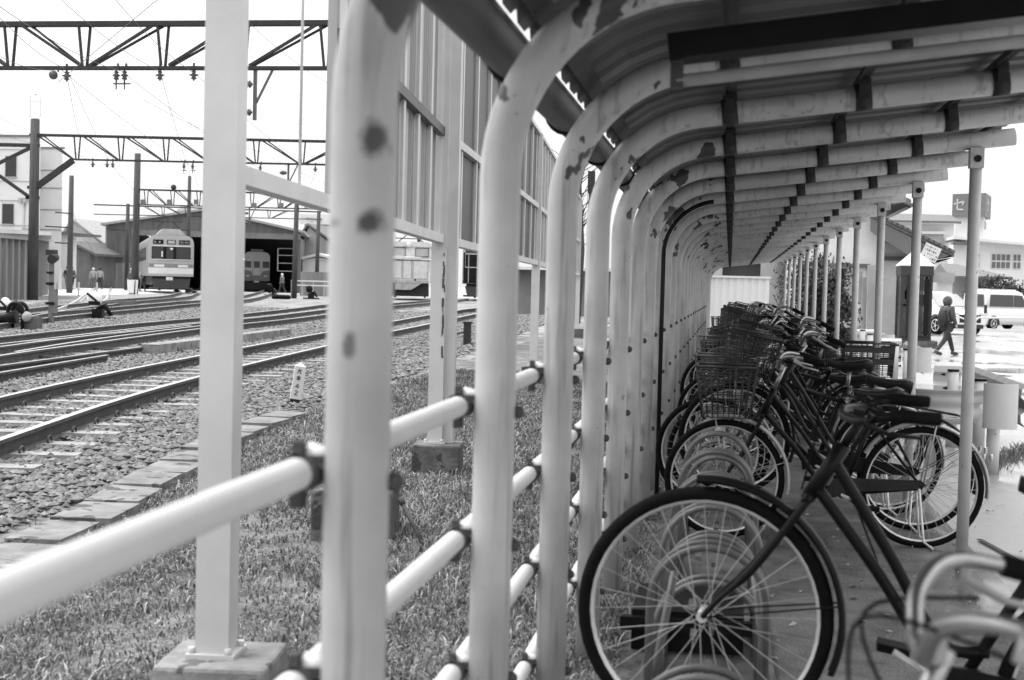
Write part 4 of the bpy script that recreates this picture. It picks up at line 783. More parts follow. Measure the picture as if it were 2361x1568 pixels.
# ------------------------------------------------------------------ cars
def car(name, label, loc, rz, prof_body, prof_roof, wl, hw, wheels, wr, belt, group='white cars parked beyond the booth', van=False):
    t = thing(name, label, 'car', loc, rz, group)
    secs = []
    for x, zb, zt, k in prof_body:          # x forward, bottom, top, half-width factor
        w = hw*k; secs.append([(x, -w*.93, zb), (x, -w, zb+(zt-zb)*.35), (x, -w*.99, zb+(zt-zb)*.8), (x, -w*.92, zt), (x, w*.92, zt), (x, w*.99, zb+(zt-zb)*.8), (x, w, zb+(zt-zb)*.35), (x, w*.93, zb)])
    q = MB().loft(secs); bdy = q.build('body', 'carw', t)
    secs = []
    for x, zt, k in prof_roof:
        secs.append([(x, -hw*.92, belt), (x, -hw*(.92-.18*k), max(zt-.10, belt+.005)), (x, -hw*(.80-.18*k), max(zt, belt+.01)), (x, hw*(.80-.18*k), max(zt, belt+.01)), (x, hw*(.92-.18*k), max(zt-.10, belt+.005)), (x, hw*.92, belt)])
    q = MB().loft(secs); q.build('cabin', 'carw', t)
    for x in wheels:
        for s in (-1, 1):
            q = MB(); q.lathe([(.001, -.1), (wr, -.1), (wr+.01, -.06), (wr+.01, .06), (wr, .1), (.001, .1)], (x, s*(hw-.10), wr), 'Y', 22); w = q.build('wheel', 'rubber', t)
            q = MB(); q.lathe([(.001, 0), (.05, .008), (.06, 0)], (x, s*(hw+.008), wr), 'Y', 12)
            for k in range(5): a = k*1.2566; q.bar((x+.05*math.cos(a), s*(hw+.006), wr+.05*math.sin(a)), (x+wr*.62*math.cos(a), s*(hw+.006), wr+wr*.62*math.sin(a)), .012, .06, up=(math.cos(a), 0, math.sin(a)))
            q.tube([(x+wr*.64*math.cos(a*.2618), s*(hw+.004), wr+wr*.64*math.sin(a*.2618)) for a in range(24)], .018, 6, closed=True); q.build('rim', 'alloy', w)
            q = MB(); q.tube([(x+(wr+.055)*math.cos(math.radians(a)), s*(hw+.002), wr+(wr+.055)*math.sin(math.radians(a))) for a in range(-10, 191, 20)], .03, 6); q.build('wheel_arch', 'carg', t)
    return t
def glass(t, name, poly, ext=(0, .014, 0), m='carglass'): q = MB().prism(poly, ext); return q.build(name, m, t)
# white SUV, nose towards us and to the right
p = pix(2205, 760, 55); ang = math.radians(-62)
suv = car('parked_car', 'white sport utility car facing the camera, walker in front of it', (p.x-.55, 57, 0), ang,
 [(-2.2, .45, .95, .9), (-2.1, .28, 1.05, .97), (-1.2, .24, 1.06, 1), (.4, .24, 1.04, 1), (1.2, .24, 1.0, .99), (1.85, .26, .92, .95), (2.12, .32, .80, .86), (2.2, .4, .66, .8)],
 [(-2.1, 1.06, 1), (-1.75, 1.42, 1), (-1.0, 1.60, 1), (0, 1.62, 1), (.45, 1.52, 1), (1.25, 1.03, .6)], 0, .9, (-1.33, 1.33), .34, 1.0)
q = MB()
P1 = [(.50, -.60, 1.515), (.50, .60, 1.515), (1.22, .72, 1.055), (1.22, -.72, 1.055)]; q.prism(P1, (.02, 0, .025)); q.build('windscreen', 'wallg', suv)
for s in (-1, 1): glass(suv, 'side_window', [(-1.6, s*.79, 1.08), (.95, s*.80, 1.08), (.40, s*.72, 1.47), (-1.3, s*.72, 1.5)], (0, s*.03, 0))
q = MB(); q.box((2.18, 0, .62), (.06, .95, .30)); q.build('grille', 'grey', suv); q = MB(); q.box((2.222, 0, .60), (.02, .36, .18)); q.build('number_plate', 'paper', suv); q = MB(); q.box((2.13, 0, .33), (.14, 1.2, .16)); q.build('bumper_trim', 'carg', suv)
for s in (-1, 1): q = MB(); q.box((2.08, s*.62, .78), (.2, .36, .12), rz=s*-.35); q.build('headlamp', 'lamp', suv)
for s in (-1, 1): q = MB(); q.box((.95, s*.98, 1.1), (.12, .2, .14)); q.build('wing_mirror', 'carw', suv)
# kei van, its tail to the left
p = pix(2226, 750, 66); vang = math.radians(38)
van = car('parked_van', 'boxy white van seen from its rear corner at the right edge', (p.x+1.75, 67.6, 0), vang,
 [(-1.68, .32, .98, .95), (-1.62, .24, 1.0, .99), (1.0, .24, 1.0, 1), (1.5, .26, .95, .97), (1.68, .35, .8, .9)],
 [(-1.66, 1.66, .35), (-1.55, 1.78, .4), (.3, 1.8, .4), (.75, 1.68, .4), (1.5, .98, .3)], 0, .74, (-1.22, 1.22), .28, .97)
for s in (-1, 1):
    glass(van, 'side_window', [(-1.45, s*.69, 1.04), (.05, s*.69, 1.04), (.05, s*.645, 1.58), (-1.38, s*.645, 1.58)], (0, s*.03, 0)); glass(van, 'door_window', [(.12, s*.69, 1.04), (.95, s*.69, 1.04), (.62, s*.645, 1.56), (.12, s*.645, 1.58)], (0, s*.03, 0))
q = MB(); q.prism([(-1.70, -.56, 1.04), (-1.70, .56, 1.04), (-1.68, .52, 1.58), (-1.68, -.52, 1.58)], (-.012, 0, 0)); q.build('rear_window', 'carglass', van)
for s in (-1, 1): q = MB(); q.box((-1.68, s*.66, .86), (.06, .12, .5)); q.build('tail_lamp', 'grey', van)
q = MB(); q.box((-.5, 0, 1.815), (1.7, 1.1, .03)); q.build('roof_rail', 'carw', van); q = MB(); q.box((-1.70, 0, .55), (.02, .34, .16)); q.build('number_plate', 'paper', van)
p = pix(2190, 680, 76); bk = car('parked_car', 'pale car mostly hidden behind the sport utility car', (p.x, 78, 0), math.radians(-75), [(-2, .3, .9, .95), (0, .24, .98, 1), (1.9, .3, .8, .9)], [(-1.5, 1.0, 1), (-1, 1.5, 1), (.2, 1.55, 1), (1.1, 1.0, .6)], 0, .85, (-1.25, 1.25), .31, .95)
glass(bk, 'windscreen', [(.35, -.6, 1.45), (.35, .6, 1.45), (1.05, .7, 1.02), (1.05, -.7, 1.02)], (.02, 0, .02))
for s in (-1, 1): glass(bk, 'side_window', [(-1.2, s*.76, 1.02), (.8, s*.76, 1.02), (.2, s*.7, 1.42), (-.9, s*.7, 1.42)], (0, s*.03, 0))
# white tube barrier and kerb line
a, b, = pix(2246, 766, 50), pix(2420, 752, 52)
br = thing('tube_barrier', 'thin white tube barrier in front of the white van', 'barrier', (a.x, 50, 0))
q = MB(); zt = .74; q.tube([(a.x, 50, 0), (a.x, 50, zt-.12), (a.x+.12, 50, zt), (b.x, 52, zt), (b.x+.1, 52, zt-.1), (b.x+.1, 52, 0)], .035, 8); wb(q, 'tube', 'white', br)
q = MB(); q.tube([(a.x-.22, 50.3, 0), (a.x-.22, 50.3, zt-.1), (a.x-.7, 50.6, zt+.1)], .03, 8); wb(q, 'stay', 'white', br)
a, b = pix(2100, 752, 64), pix(2500, 760, 58); q = MB(); q.prism([(a.x-30, 66, .0), (b.x+20, 60, 0), (b.x+20, 60.25, 0), (a.x-30, 66.25, 0)], (0, 0, .13)); q.build('kerb', 'wallw', kind='structure')
MT['parka'] = mat('parka_cloth', .06, .85, .35, 14)
# ================================================================== PEOPLE
def person(label, loc, h, rz, coat, legs, hood=None, stride=.2, pack=False, helmet=None, arms=.1):
    t = thing('person', label, 'person', loc, rz); k = h/1.7
    J = {'pel': (0, 0, .92), 'sp': (0, .01, 1.15), 'ch': (0, .0, 1.32), 'nk': (0, .01, 1.47), 'hd': (0, -.02, 1.58), 'tp': (0, -.01, 1.69)}
    E_ = [('pel', 'sp'), ('sp', 'ch'), ('ch', 'nk'), ('nk', 'hd'), ('hd', 'tp')]; Rd = {'pel': .13, 'sp': .115, 'ch': .13, 'nk': .055, 'hd': .095, 'tp': .06}
    for s, n in ((-1, 'l'), (1, 'r')):
        f = s*stride
        J.update({n+'hip': (s*.09, 0, .86), n+'kn': (s*.10, -f*.55-abs(f)*.12, .47), n+'an': (s*.10, -f*1.1+(.10 if f < 0 else 0), .08+(.05 if f < 0 else 0)), n+'to': (s*.11, -f*1.1-.14+(.1 if f < 0 else 0), .035), n+'sh': (s*.19, 0, 1.38), n+'el': (s*.25, .03+f*arms, 1.12), n+'wr': (s*.25, -.06+f*arms*2, .90), n+'ha': (s*.245, -.09+f*arms*2, .82)})
        E_ += [('pel', n+'hip'), (n+'hip', n+'kn'), (n+'kn', n+'an'), (n+'an', n+'to'), ('ch', n+'sh'), (n+'sh', n+'el'), (n+'el', n+'wr'), (n+'wr', n+'ha')]
        Rd.update({n+'hip': .095, n+'kn': .062, n+'an': .045, n+'to': .04, n+'sh': .065, n+'el': .05, n+'wr': .034, n+'ha': .036})
    def skin(name, es, m, sc, par):
        ks = []; 
        for e in es:
            for v in e:
                if v not in ks: ks.append(v)
        me = bpy.data.meshes.new(name); me.from_pydata([Vector(J[v])*k for v in ks], [(ks.index(a), ks.index(b)) for a, b in es], []); me.materials.append(MT[m])
        o = bpy.data.objects.new(name, me); COL.objects.link(o); o.parent = par; md = o.modifiers.new('skin', 'SKIN'); md.use_smooth_shade = True
        for i, v in enumerate(ks): r = Rd[v]*sc*k; me.skin_vertices[0].data[i].radius = (r, r)
        me.skin_vertices[0].data[0].use_root = True; sb_ = o.modifiers.new('sub', 'SUBSURF'); sb_.levels = 1; sb_.render_levels = 2; return o
    body = skin('body', E_, 'skin', 1.0, t)
    up = [e for e in E_ if e[0] in ('pel', 'sp', 'ch', 'lsh', 'rsh', 'lel', 'rel') and e[1] not in ('nk', 'lhip', 'rhip')]
    skin('coat', up, coat, 1.55 if pack else 1.28, body); skin('trousers', [('pel', 'lhip'), ('pel', 'rhip'), ('lhip', 'lkn'), ('rhip', 'rkn'), ('lkn', 'lan'), ('rkn', 'ran')], legs, 1.3, body)
    for n in 'lr':
        q = MB(); a, b = Vector(J[n+'an'])*k, Vector(J[n+'to'])*k; q.tube([a+Vector((0, .05, -.02))*k, a.lerp(b, .5)+Vector((0, 0, -.01)), b+Vector((0, -.05, .0))*k], [.05*k, .055*k, .04*k], 10); q.build('shoe', 'shoe', body)
    hd = Vector(J['hd'])*k
    q = MB(); 
    if hood: q.ball(tuple(hd+Vector((0, .02, .02))), .14*k, 14, 10, (.95, 1.05, 1.15)); q.build('hood', hood, body)
    else: q.ball(tuple(hd+Vector((0, .015, .045))), .115*k, 14, 10, (.95, 1.05, .95)); q.build('helmet' if helmet else 'hair', helmet or 'black', body)
    q = MB()                                    # face
    for s in (-1, 1): q.ball((s*.035*k, hd.y-.098*k, hd.z+.01*k), .012*k, 8, 6)
    q.tube([(0, hd.y-.10*k, hd.z+.01*k), (0, hd.y-.125*k, hd.z-.025*k)], [.008*k, .014*k], 6); q.tube([(-.025*k, hd.y-.095*k, hd.z-.06*k), (.025*k, hd.y-.095*k, hd.z-.06*k)], .006*k, 6); q.build('face', 'skin', body)
    if pack:
        b = thing('backpack', 'black backpack worn by the child walking past the white car', 'backpack', (loc[0], loc[1], loc[2]), rz)
        q = MB(); secs = []
        for i in range(9):
            z = .86+.46*i/8; w = .165*math.sin(math.pi*min(max((i+1.2)/10.4, 0), 1))**.5; d = .10*math.sin(math.pi*(i+1)/10)**.6+.02; secs.append([(w*math.cos(a)*k, (.19+d*math.sin(a))*k, z*k) for a in [j*math.pi/6 for j in range(12)]])
        q.loft(secs); q.build('sack', 'bag', b)
        for s in (-1, 1):
            q = MB(); q.tube([(s*.08*k, .14*k, 1.30*k), (s*.12*k, .03*k, 1.47*k), (s*.13*k, -.12*k, 1.38*k), (s*.15*k, -.15*k, 1.15*k), (s*.13*k, .10*k, .95*k)], .02*k, 6); q.build('strap', 'bag', b)
    return t
pk = pix(2180, 815, 35.2); person('hooded child with a backpack walking away between booth and cars', (pk.x, 35.2, 0.01), 1.36, math.radians(125), 'parka', 'trousers', hood='parka', stride=.34, pack=True)
# ================================================================== RAILWAY YARD
def rail_mesh(q, P, top=.155, foot=True):
    """a rail of head, web and foot swept along P (world points at rail-top height)"""
    n = len(P); secs = []; sec = [(-.032, 0), (-.034, -.028), (-.009, -.042), (-.009, -.115), (-.058, -.128), (-.06, -.142), (.06, -.142), (.058, -.128), (.009, -.115), (.009, -.042), (.034, -.028), (.032, 0)]
    for i in range(n):
        d = (P[min(i+1, n-1)]-P[max(i-1, 0)]); d.z = 0; d.normalize(); s = Vector((d.y, -d.x, 0)); secs.append([tuple(P[i]+s*a+Vector((0, 0, b))) for a, b in sec])
    m = len(sec); o = len(q.v); q.v += [p for s in secs for p in s]
    for i in range(n-1):
        for k in range(m):
            l = (k+1) % m; q.f.append((o+i*m+k, o+i*m+l, o+(i+1)*m+l, o+(i+1)*m+k)); q.sm.append(False); q.mi.append(1 if k == m-1 else 0)
    for e, r in ((0, 1), (n-1, -1)): q.f.append(tuple(o+e*m+k for k in range(m))[::r]); q.sm.append(False); q.mi.append(0)
def center(P, n=10):
    Q = spline([(a, b, 0) for a, b in P], n); return [Vector((p.x, p.y, H(p.y)+.175)) for p in Q]
def offset(C, d):
    out = []
    for i, p in enumerate(C):
        t = C[min(i+1, len(C)-1)]-C[max(i-1, 0)]; t.z = 0; t.normalize(); out.append(p+Vector((t.y, -t.x, 0))*d)
    return out
def track(label, P, sleepers=True, y0=0, y1=60, clips=0, step=.66):
    C = center(P); t = thing('railway_track', label, 'track', tuple(C[0]), 0, 'tracks of the railway yard')
    for s in (-1, 1):
        q = MB(); rail_mesh(q, offset(C, s*.5335)); wb(q, 'rail', ['railside', 'railtop'], t)
    L_ = 0; nxt = .2; ns = 0
    for i in range(len(C)-1):
        seg = (C[i+1]-C[i]).length; d = (C[i+1]-C[i]).normalized(); s = Vector((d.y, -d.x, 0)).normalized()
        while nxt < L_+seg:
            p = C[i]+d*(nxt-L_)
            if sleepers and y0 < p.y < y1 and ns < 98:
                q = MB(); a, b = p-s*random.uniform(.8, 1.05)-Vector((0, 0, .172)), p+s*random.uniform(.85, 1.05)-Vector((0, 0, random.uniform(.165, .19))); q.bar(a, b, .2, .11); sl = wb(q, 'sleeper', 'sleeper', t); ns += 1
                if clips and p.y < clips:
                    for e in (-1, 1):
                        q = MB(); c = p+s*e*.5335; l = t.location
                        for f in (1,):
                            cc = c+s*f*.085+Vector((0, 0, -.12)); q.tube([cc+d*.05*math.cos(a_)+Vector((0, 0, .028*math.sin(a_)+.015)) for a_ in [j*.524 for j in range(12)]], .010, 5, closed=True)
                        q.v = [(a_-l.x, b_-l.y, c_-l.z) for a_, b_, c_ in q.v]; q.build('rail_clip', 'rust', sl)
            nxt += step
        L_ += seg
    return t
track('nearest railway track, two bright rails on pale sleepers crossing the left side', [(-5.2, 7.2), (-5.5, 9), (-6.03, 12.1), (-6.43, 15.3), (-6.75, 18.9), (-6.95, 21.5), (-7.33, 26.8), (-7.65, 33), (-8.15, 41), (-8.6, 50), (-9.6, 66), (-12, 95)], y0=6, y1=44, clips=24)
track('second track from the camera, its rails tangled with the third in a switch', [(-9.3, 11.5), (-9.7, 15), (-10.2, 18.5), (-10.55, 22), (-10.9, 25.5), (-11.15, 29), (-11.4, 35), (-12.1, 43), (-13.0, 52), (-14.4, 66), (-17.5, 92)], y0=11, y1=36)
track('third track from the camera, close behind the second in the switch', [(-10.3, 13), (-10.75, 16.5), (-11.1, 19.5), (-11.4, 22), (-11.9, 27), (-12.15, 31), (-12.5, 37), (-13.7, 48), (-16, 60), (-21, 82), (-24, 92)], y0=12, y1=34)
track('middle yard track passing left of the white ball switch lever', [(-14.6, 25), (-15.6, 29), (-16.5, 33.5), (-17.0, 37), (-17.8, 42), (-19.2, 50), (-22, 62), (-31, 92), (-48, 146)], y0=25, y1=40)
track('far yard track curving to the train in the depot doorway', [(-14.5, 24.5), (-16.3, 30), (-17.6, 34), (-19.0, 39), (-20.8, 46.3), (-25.0, 61.5), (-29.4, 74), (-34.6, 88), (-43, 107.5)], y0=25, y1=44)
cv = thing('siding_track', 'pale rails curving over the light apron to the depot side', 'track', (-22, 46, .5))
for P in ([(126, 714), (171, 695), (198, 676.5), (229, 657.7)], [(219, 700), (244, 688.5), (249, 675), (258, 659)]):
    Q = spline([yard(u, v, .15) for u, v in P], 8); q = MB(); rail_mesh(q, Q); wb(q, 'rail', ['railtop', 'railtop'], cv)
# switch blades between the second and third track
sw = thing('railway_switch', 'slender tapered switch rails between the second and third tracks', 'switch', (-10.6, 20, .3))
for P in ([(-9.85, 18.6), (-10.35, 21.5), (-10.75, 25), (-11.3, 31)], [(-10.75, 16.5), (-10.95, 19.5), (-11.0, 23), (-11.35, 29)]):
    q = MB(); rail_mesh(q, [Vector((a, b, H(b)+.165)) for a, b in [(p.x, p.y) for p in spline([(a, b, 0) for a, b in P], 6)]]); wb(q, 'blade', ['railside', 'railtop'], sw)
for y in (17.5, 19.4, 21.6):
    q = MB(); q.bar((-11.8, y, H(y)+.07), (-9.4, y-.4, H(y)+.07), .06, .03); wb(q, 'stretcher_bar', 'rust', sw)
def lying(label, u0, v0, u1, v1, tilt, n=1):
    a, b = yard(u0, v0, .14), yard(u1, v1, .14); t = thing('spare_rail', label, 'spare rail', a, 0, 'spare rails lying by the second track')
    q = MB(); rail_mesh(q, [a, a.lerp(b, .5), b]); wb(q, 'rail', ['rust', 'sleeper'], t); return t
lying('spare rail lying nearest the camera, ending at a bolted plate', -60, 868, 247, 818, 0)
lying('longer spare rail lying behind the bolted one, against the second track', -60, 850, 343, 797, 0)
tr = thing('cable_trough', 'line of low concrete trough blocks beside the spare rails', 'cable trough', yard(400, 792, .1))
a, b = yard(345, 803, .12), yard(656, 764, .12); n = 9
for k in range(n):
    if 4 <= k <= 4: continue
    p, q_ = a.lerp(b, k/n), a.lerp(b, (k+.97)/n); q = MB(); q.bar(p-Vector((0, 0, .04)), q_-Vector((0, 0, .04)), .3, .2); wb(q, 'block', 'conc', tr)
p = yard(475, 764, .1)
bx_ = thing('timber_stack', 'short dark timbers stacked behind the white ball lever', 'timbers', yard(255, 706, .1)); a, b = yard(216, 705, .1), yard(300, 704, .1)
for o in (0, .3):
    q = MB(); q.bar(a+Vector((0, o, .05)), b+Vector((0, o, .05)), .22, .18); wb(q, 'timber', 'walld', bx_)
# weighted switch levers
def lever(label, u, v, s, flip=1, low=False, ball='whitepl'):
    c = yard(u, v); t = thing('switch_lever', label, 'switch lever', c, random.uniform(-.3, .3), 'weighted switch levers in the yard')
    q = MB(); q.box((0, 0, .04*s), (.9*s, .12*s, .07*s)); q.box((0, 0, .16*s), (.26*s, .22*s, .26*s)); q.build('base', 'black', t)
    q = MB(); q.tube([(0, 0, .25*s), (flip*.18*s, 0, .38*s), (flip*.34*s, 0, .12*s)], [.10*s, .08*s, .05*s], 8); q.build('arm', 'black', t)
    z = (.30 if low else .52)*s; q = MB(); q.lathe([(.001, -.05*s), (.17*s, -.05*s), (.2*s, 0), (.17*s, .05*s), (.001, .05*s)], (-flip*.06*s, -.10*s, z), 'Y', 18); w = q.build('weight', ball, t)
    q = MB(); q.bar((-flip*.24*s, -.16*s, z+.16*s), (flip*.02*s, -.16*s, z-.04*s), .05*s, .05*s); q.bar((-flip*.2*s, -.145*s, z-.09*s), (flip*.1*s, -.145*s, z-.09*s), .05*s, .1*s); q.build('weight_marking', 'black', w)
lever('white topped switch lever standing alone between yard tracks', 226, 738, 1.0)
lever('half black ball switch lever at the left edge under the metal shed', 22, 730, 1.0, low=True)
lever('small dark switch lever right of the depot train, upper of two', 625, 681, 1.15, ball='black'); lever('small dark switch lever nearest the hoop, right of the tyre', 717, 690, 1.1, ball='black')
c = yard(40, 763); t = thing('lever_housing', 'dark round topped switch housing at the left edge of the yard', 'switch lever', c)
for y in (-.1, .1):
    q = MB(); q.tube([(-.16, y, 0)]+[(.16*-math.cos(a), y, .42+.16*math.sin(a)) for a in [i*.314 for i in range(11)]]+[(.16, y, 0)], .04, 8); q.build('hoop', 'black', t)
q = MB(); q.tube([(.02, -.06, .3), (-.35, -.1, .25), (-.5, -.1, 0)], [.14, .1, .07], 8); q.build('arm', 'black', t); q = MB(); q.ball((.22, -.05, .3), .11, 12, 8); q.build('weight', 'palecloth', t); q = MB(); q.box((.3, .1, .15), (.3, .2, .3)); q.build('box', 'walld', t)
c = yard(117, 750); sp_ = thing('ground_signal', 'slim grey ground signal post with a lamp head by the tracks', 'signal', c)
q = MB(); q.box((0, 0, .8), (.09, .09, 1.6)); q.box((.08, 0, .55), (.12, .1, .55)); q.build('post', 'polelight', sp_); q = MB(); q.box((0, 0, 1.66), (.2, .2, .12)); q.tube([(.1, 0, 1.55), (.1, -.2, 1.5)], [.09, .11], 10); q.build('lamp_head', 'steel', sp_)
q = MB(); q.box((0, -.06, 1.2), (.16, .04, .05)); q.box((0, -.06, .95), (.18, .04, .06)); q.box((0, -.06, .5), (.2, .04, .06)); q.build('bracket', 'black', sp_); q = MB(); q.box((.22, 0, 1.05), (.04, .05, .5)); q.build('white_rod', 'white', sp_)
# kilometre post
c = yard(678, 936); km = thing('distance_post', 'short white leaning distance post on the grass edge', 'post', c); km.rotation_euler = (0, math.radians(8), math.radians(20))
q = MB(); w = .055; q.prism([(-w, -w, .075), (w, -w, .075), (w, w, .075), (-w, w, .075)], (0, 0, .34)); q.add([(-w, -w, .415), (w, -w, .415), (w, w, .415), (-w, w, .415), (0, 0, .45)], [(0, 1, 4), (1, 2, 4), (2, 3, 4), (3, 0, 4)]); q.build('shaft', 'white', km)
q = MB(); q.box((0, 0, .0), (.105, .105, .15)); q.build('foot', 'grey', km)
q = MB(); write(q, ['kyu'], (-.03, -w, .34), (1, 0, 0), (0, 0, 1), .05, .06, .007, (0, -1, 0), .002); write(q, ['hon'], (-.03, -w, .27), (1, 0, 0), (0, 0, 1), .05, .06, .007, (0, -1, 0), .002); write(q, ['4'], (-.025, -w, .19), (1, 0, 0), (0, 0, 1), .045, .06, .007, (0, -1, 0), .002); write(q, ['2'], (-.025, -w, .12), (1, 0, 0), (0, 0, 1), .045, .06, .007, (0, -1, 0), .002); q.build('lettering', 'ink', km)
q = MB(); q.box((.09, -.01, .12), (.08, .05, .04)); q.build('tag_plate', 'white', km)
c = yard(648, 690); q = MB(); q.tube([(.42*math.cos(a), .42*math.sin(a), .12) for a in [i*.393 for i in range(16)]], .12, 8, closed=True); tag(q.build('old_tyre', 'rubber', None, c), 'old black tyre lying flat between far yard tracks', 'tyre')
# ------------------------------------------------------------------ overhead gantries
def tz(u, v, Y): return pix(u, v, Y)
def gantry(label, Y, top, bot, vert, diag, ins=(), chord=.12, poles=(), extra=()):
    """truss traced at its own distance: chords, V struts and diagonals with real thickness"""
    t = thing('overhead_gantry', label, 'gantry', tz(top[0][0], top[0][1], Y), 0, 'steel gantries over the tracks')
    lin = lambda L_, u: float(np.interp(u, [p[0] for p in L_], [p[1] for p in L_]))
    T_ = lambda u: tz(u, lin(top, u), Y); B_ = lambda u: tz(u, lin(bot, u), Y)
    q = MB()
    for dy in (-.07, .07): q.bar(tz(*top[0], Y)+Vector((0, dy, 0)), tz(*top[-1], Y)+Vector((0, dy, 0)), chord*.6, chord*.85)
    wb(q, 'top_chord', 'steel', t)
    q = MB()
    for dy in (-.07, .07): q.bar(tz(*bot[0], Y)+Vector((0, dy, 0)), tz(*bot[-1], Y)+Vector((0, dy, 0)), chord*.6, chord*.55)
    wb(q, 'bottom_chord', 'steel', t)
    for u in vert:
        q = MB(); w = chord*.42; s = chord*.9; q.bar(T_(u)+Vector((-s, -.07, 0)), B_(u)+Vector((-.02, -.07, 0)), w); q.bar(T_(u)+Vector((s, .07, 0)), B_(u)+Vector((.02, .07, 0)), w); wb(q, 'strut', 'steel', t)
    for a, b in diag:
        q = MB(); P0 = T_(a) if True else 0; P1 = B_(b); q.bar(P0+Vector((0, -.07, 0)), P1+Vector((0, -.07, 0)), chord*.5); q.bar(P0+Vector((chord*1.6, .07, 0)), P1+Vector((0, .07, 0)), chord*.4); wb(q, 'diagonal', 'steel', t)
    for u, kind in ins:
        p = B_(u); q = MB(); k = chord/.12
        if kind == 'disc': q.tube([p, p+Vector((0, 0, -.12*k))], .02*k, 6); q.ball(tuple(p+Vector((-.06*k, -.1, -.20*k))), .10*k, 10, 8)
        elif kind == 'arm':
            q.bar(p, p+Vector((0, 0, -1.15*k)), .07*k); q.bar(p+Vector((.42*k, 0, 0)), p+Vector((.03, 0, -.78*k)), .045*k)
            for dz in (-.38, -.98): q.lathe([(.02, -.06), (.09, -.12), (.05, -.16), (.1, -.2), (.03, -.34)], tuple(p+Vector((0, 0, dz*k))), 'X', 8)
        else:
            L_ = .28*k if kind == 's' else .46*k; o = Vector((-.12*k, 0, 0)) if kind == 'l' else Vector((0, 0, 0)); prof = [(.012, 0), (.02, -.10), (.06, -.13), (.03, -.16), (.09, -.2), (.04, -.24), (.07, -.28), (.02, -.3), (.015, -L_/k-.05)]
            q.lathe([(r*k, z*k) for r, z in prof], tuple(p+o*.3), 'Z', 8); q.bar(p+Vector((0, 0, .06)), p+Vector((0, 0, -.08*k)), .04*k); q.bar(p+Vector((-.1*k, 0, -L_+.08)), p+Vector((.1*k, 0, -L_+.08)), .03*k)
        wb(q, 'insulator', 'insul', t)
    for u, v0, u1, v1, r in poles:
        a, b = tz(u, v0, Y), tz(u1, v1, Y); q = MB(); q.tube([(b.x, Y, H(Y)-.05), (a.x, Y, a.z)], [r*1.1, r*.9], 14); wb(q, 'pole', 'pole', t)
    for (u, v), (u1, v1), w in extra:
        q = MB(); q.bar(tz(u, v, Y), tz(u1, v1, Y), w); wb(q, 'brace', 'steel', t)
    return t
G1 = gantry('nearest and largest overhead gantry, its truss crossing the top left sky', 29.5, [(-330, 58), (470, 51), (900, 53)], [(-330, 157), (470, 151.5), (900, 158)], [-160, 24, 195, 376, 560, 751, 870], [(45, 190), (-130, 20), (368, 208), (552, 392), (742, 577)], [(134, 'disc'), (154, 's'), (272, 'l'), (291, 'l'), (369, 's'), (447, 's'), (589, 'arm')], .12, [(830, 10, 820, 690, .17), (-310, -10, -318, 700, .17)])
G2 = gantry('middle overhead gantry fixed to the thick pole before the white building', 51.8, [(70, 311), (480, 318), (900, 330)], [(172, 368), (480, 373), (900, 383)], [178, 279, 383, 487, 591, 697, 800], [(86, 170), (190, 274), (288, 376), (394, 480), (495, 585), (600, 690), (800, 702)], [(214, 's'), (247, 's'), (260, 's'), (426, 'l'), (446, 'l'), (602, 'l'), (665, 'arm'), (727, 's')], .11, [(81, 275, 75, 690, .19), (850, 290, 845, 660, .16)], [((168, 370), (84, 431), .20), ((-40, 333), (90, 336), .14), ((-30, 390), (76, 338), .12), ((-20, 392), (70, 456), .12), ((64, 432), (92, 432), .12), ((60, 456), (90, 456), .12)])
G3 = gantry('third overhead gantry with small square plates before the depot', 80, [(309, 437), (760, 449)], [(309, 471.5), (760, 483)], [337, 398, 458, 520, 581, 643, 705], [(343, 384), (403, 446), (463, 508), (640, 592), (700, 655)], [(575, 'arm')], .11, [(317.5, 354, 310, 668, .20), (684, 470, 678, 660, .15)])
for u in (329, 390, 452, 586, 648):
    p = tz(u, 466 if u < 500 else 474, 79.6); q = MB(); q.box(p, (.28, .04, .30)); wb(q, 'number_plate', 'polelight', G3)
p = tz(400, 432, 80); q = MB(); q.ball(tuple(p), .17, 10, 8); wb(q, 'horn', 'steel', G3)
G4 = gantry('farthest overhead gantry in front of the depot gable', 104, [(217, 472), (300, 474), (740, 489)], [(217, 494), (300, 497), (740, 506)], [376, 430, 560, 620], [(330, 372), (380, 426), (660, 625)], [], .11, [(295, 470, 291, 650, .15), (735, 486, 729, 660, .15)])
for Y, (u, v, u1, v1), r, lab in ((76, (165, 405, 160, 650), .16, 'tall thin utility pole beside the white building'), (96, (437, 406, 432, 650), .15, 'utility pole rising behind the depot train roof')):
    a, b = pix(u, v, Y), pix(u1, v1, Y); t = thing('utility_pole', lab, 'pole', (b.x, Y, H(Y)), 0, 'utility poles in the yard')
    q = MB(); q.tube([(b.x, Y, H(Y)), (a.x, Y, a.z)], [r*1.1, r*.8], 12); wb(q, 'pole', 'pole', t)
    for k, zo in enumerate((.9, 1.7, 2.6)):
        if Y > 90 and k == 1: continue
        q = MB(); q.bar((a.x-.9 if k != 1 else a.x-1.5, Y-.1, a.z-zo-1.2), (a.x+.1, Y-.1, a.z-zo-1.25), .07); wb(q, 'cross_arm', 'steel', t)
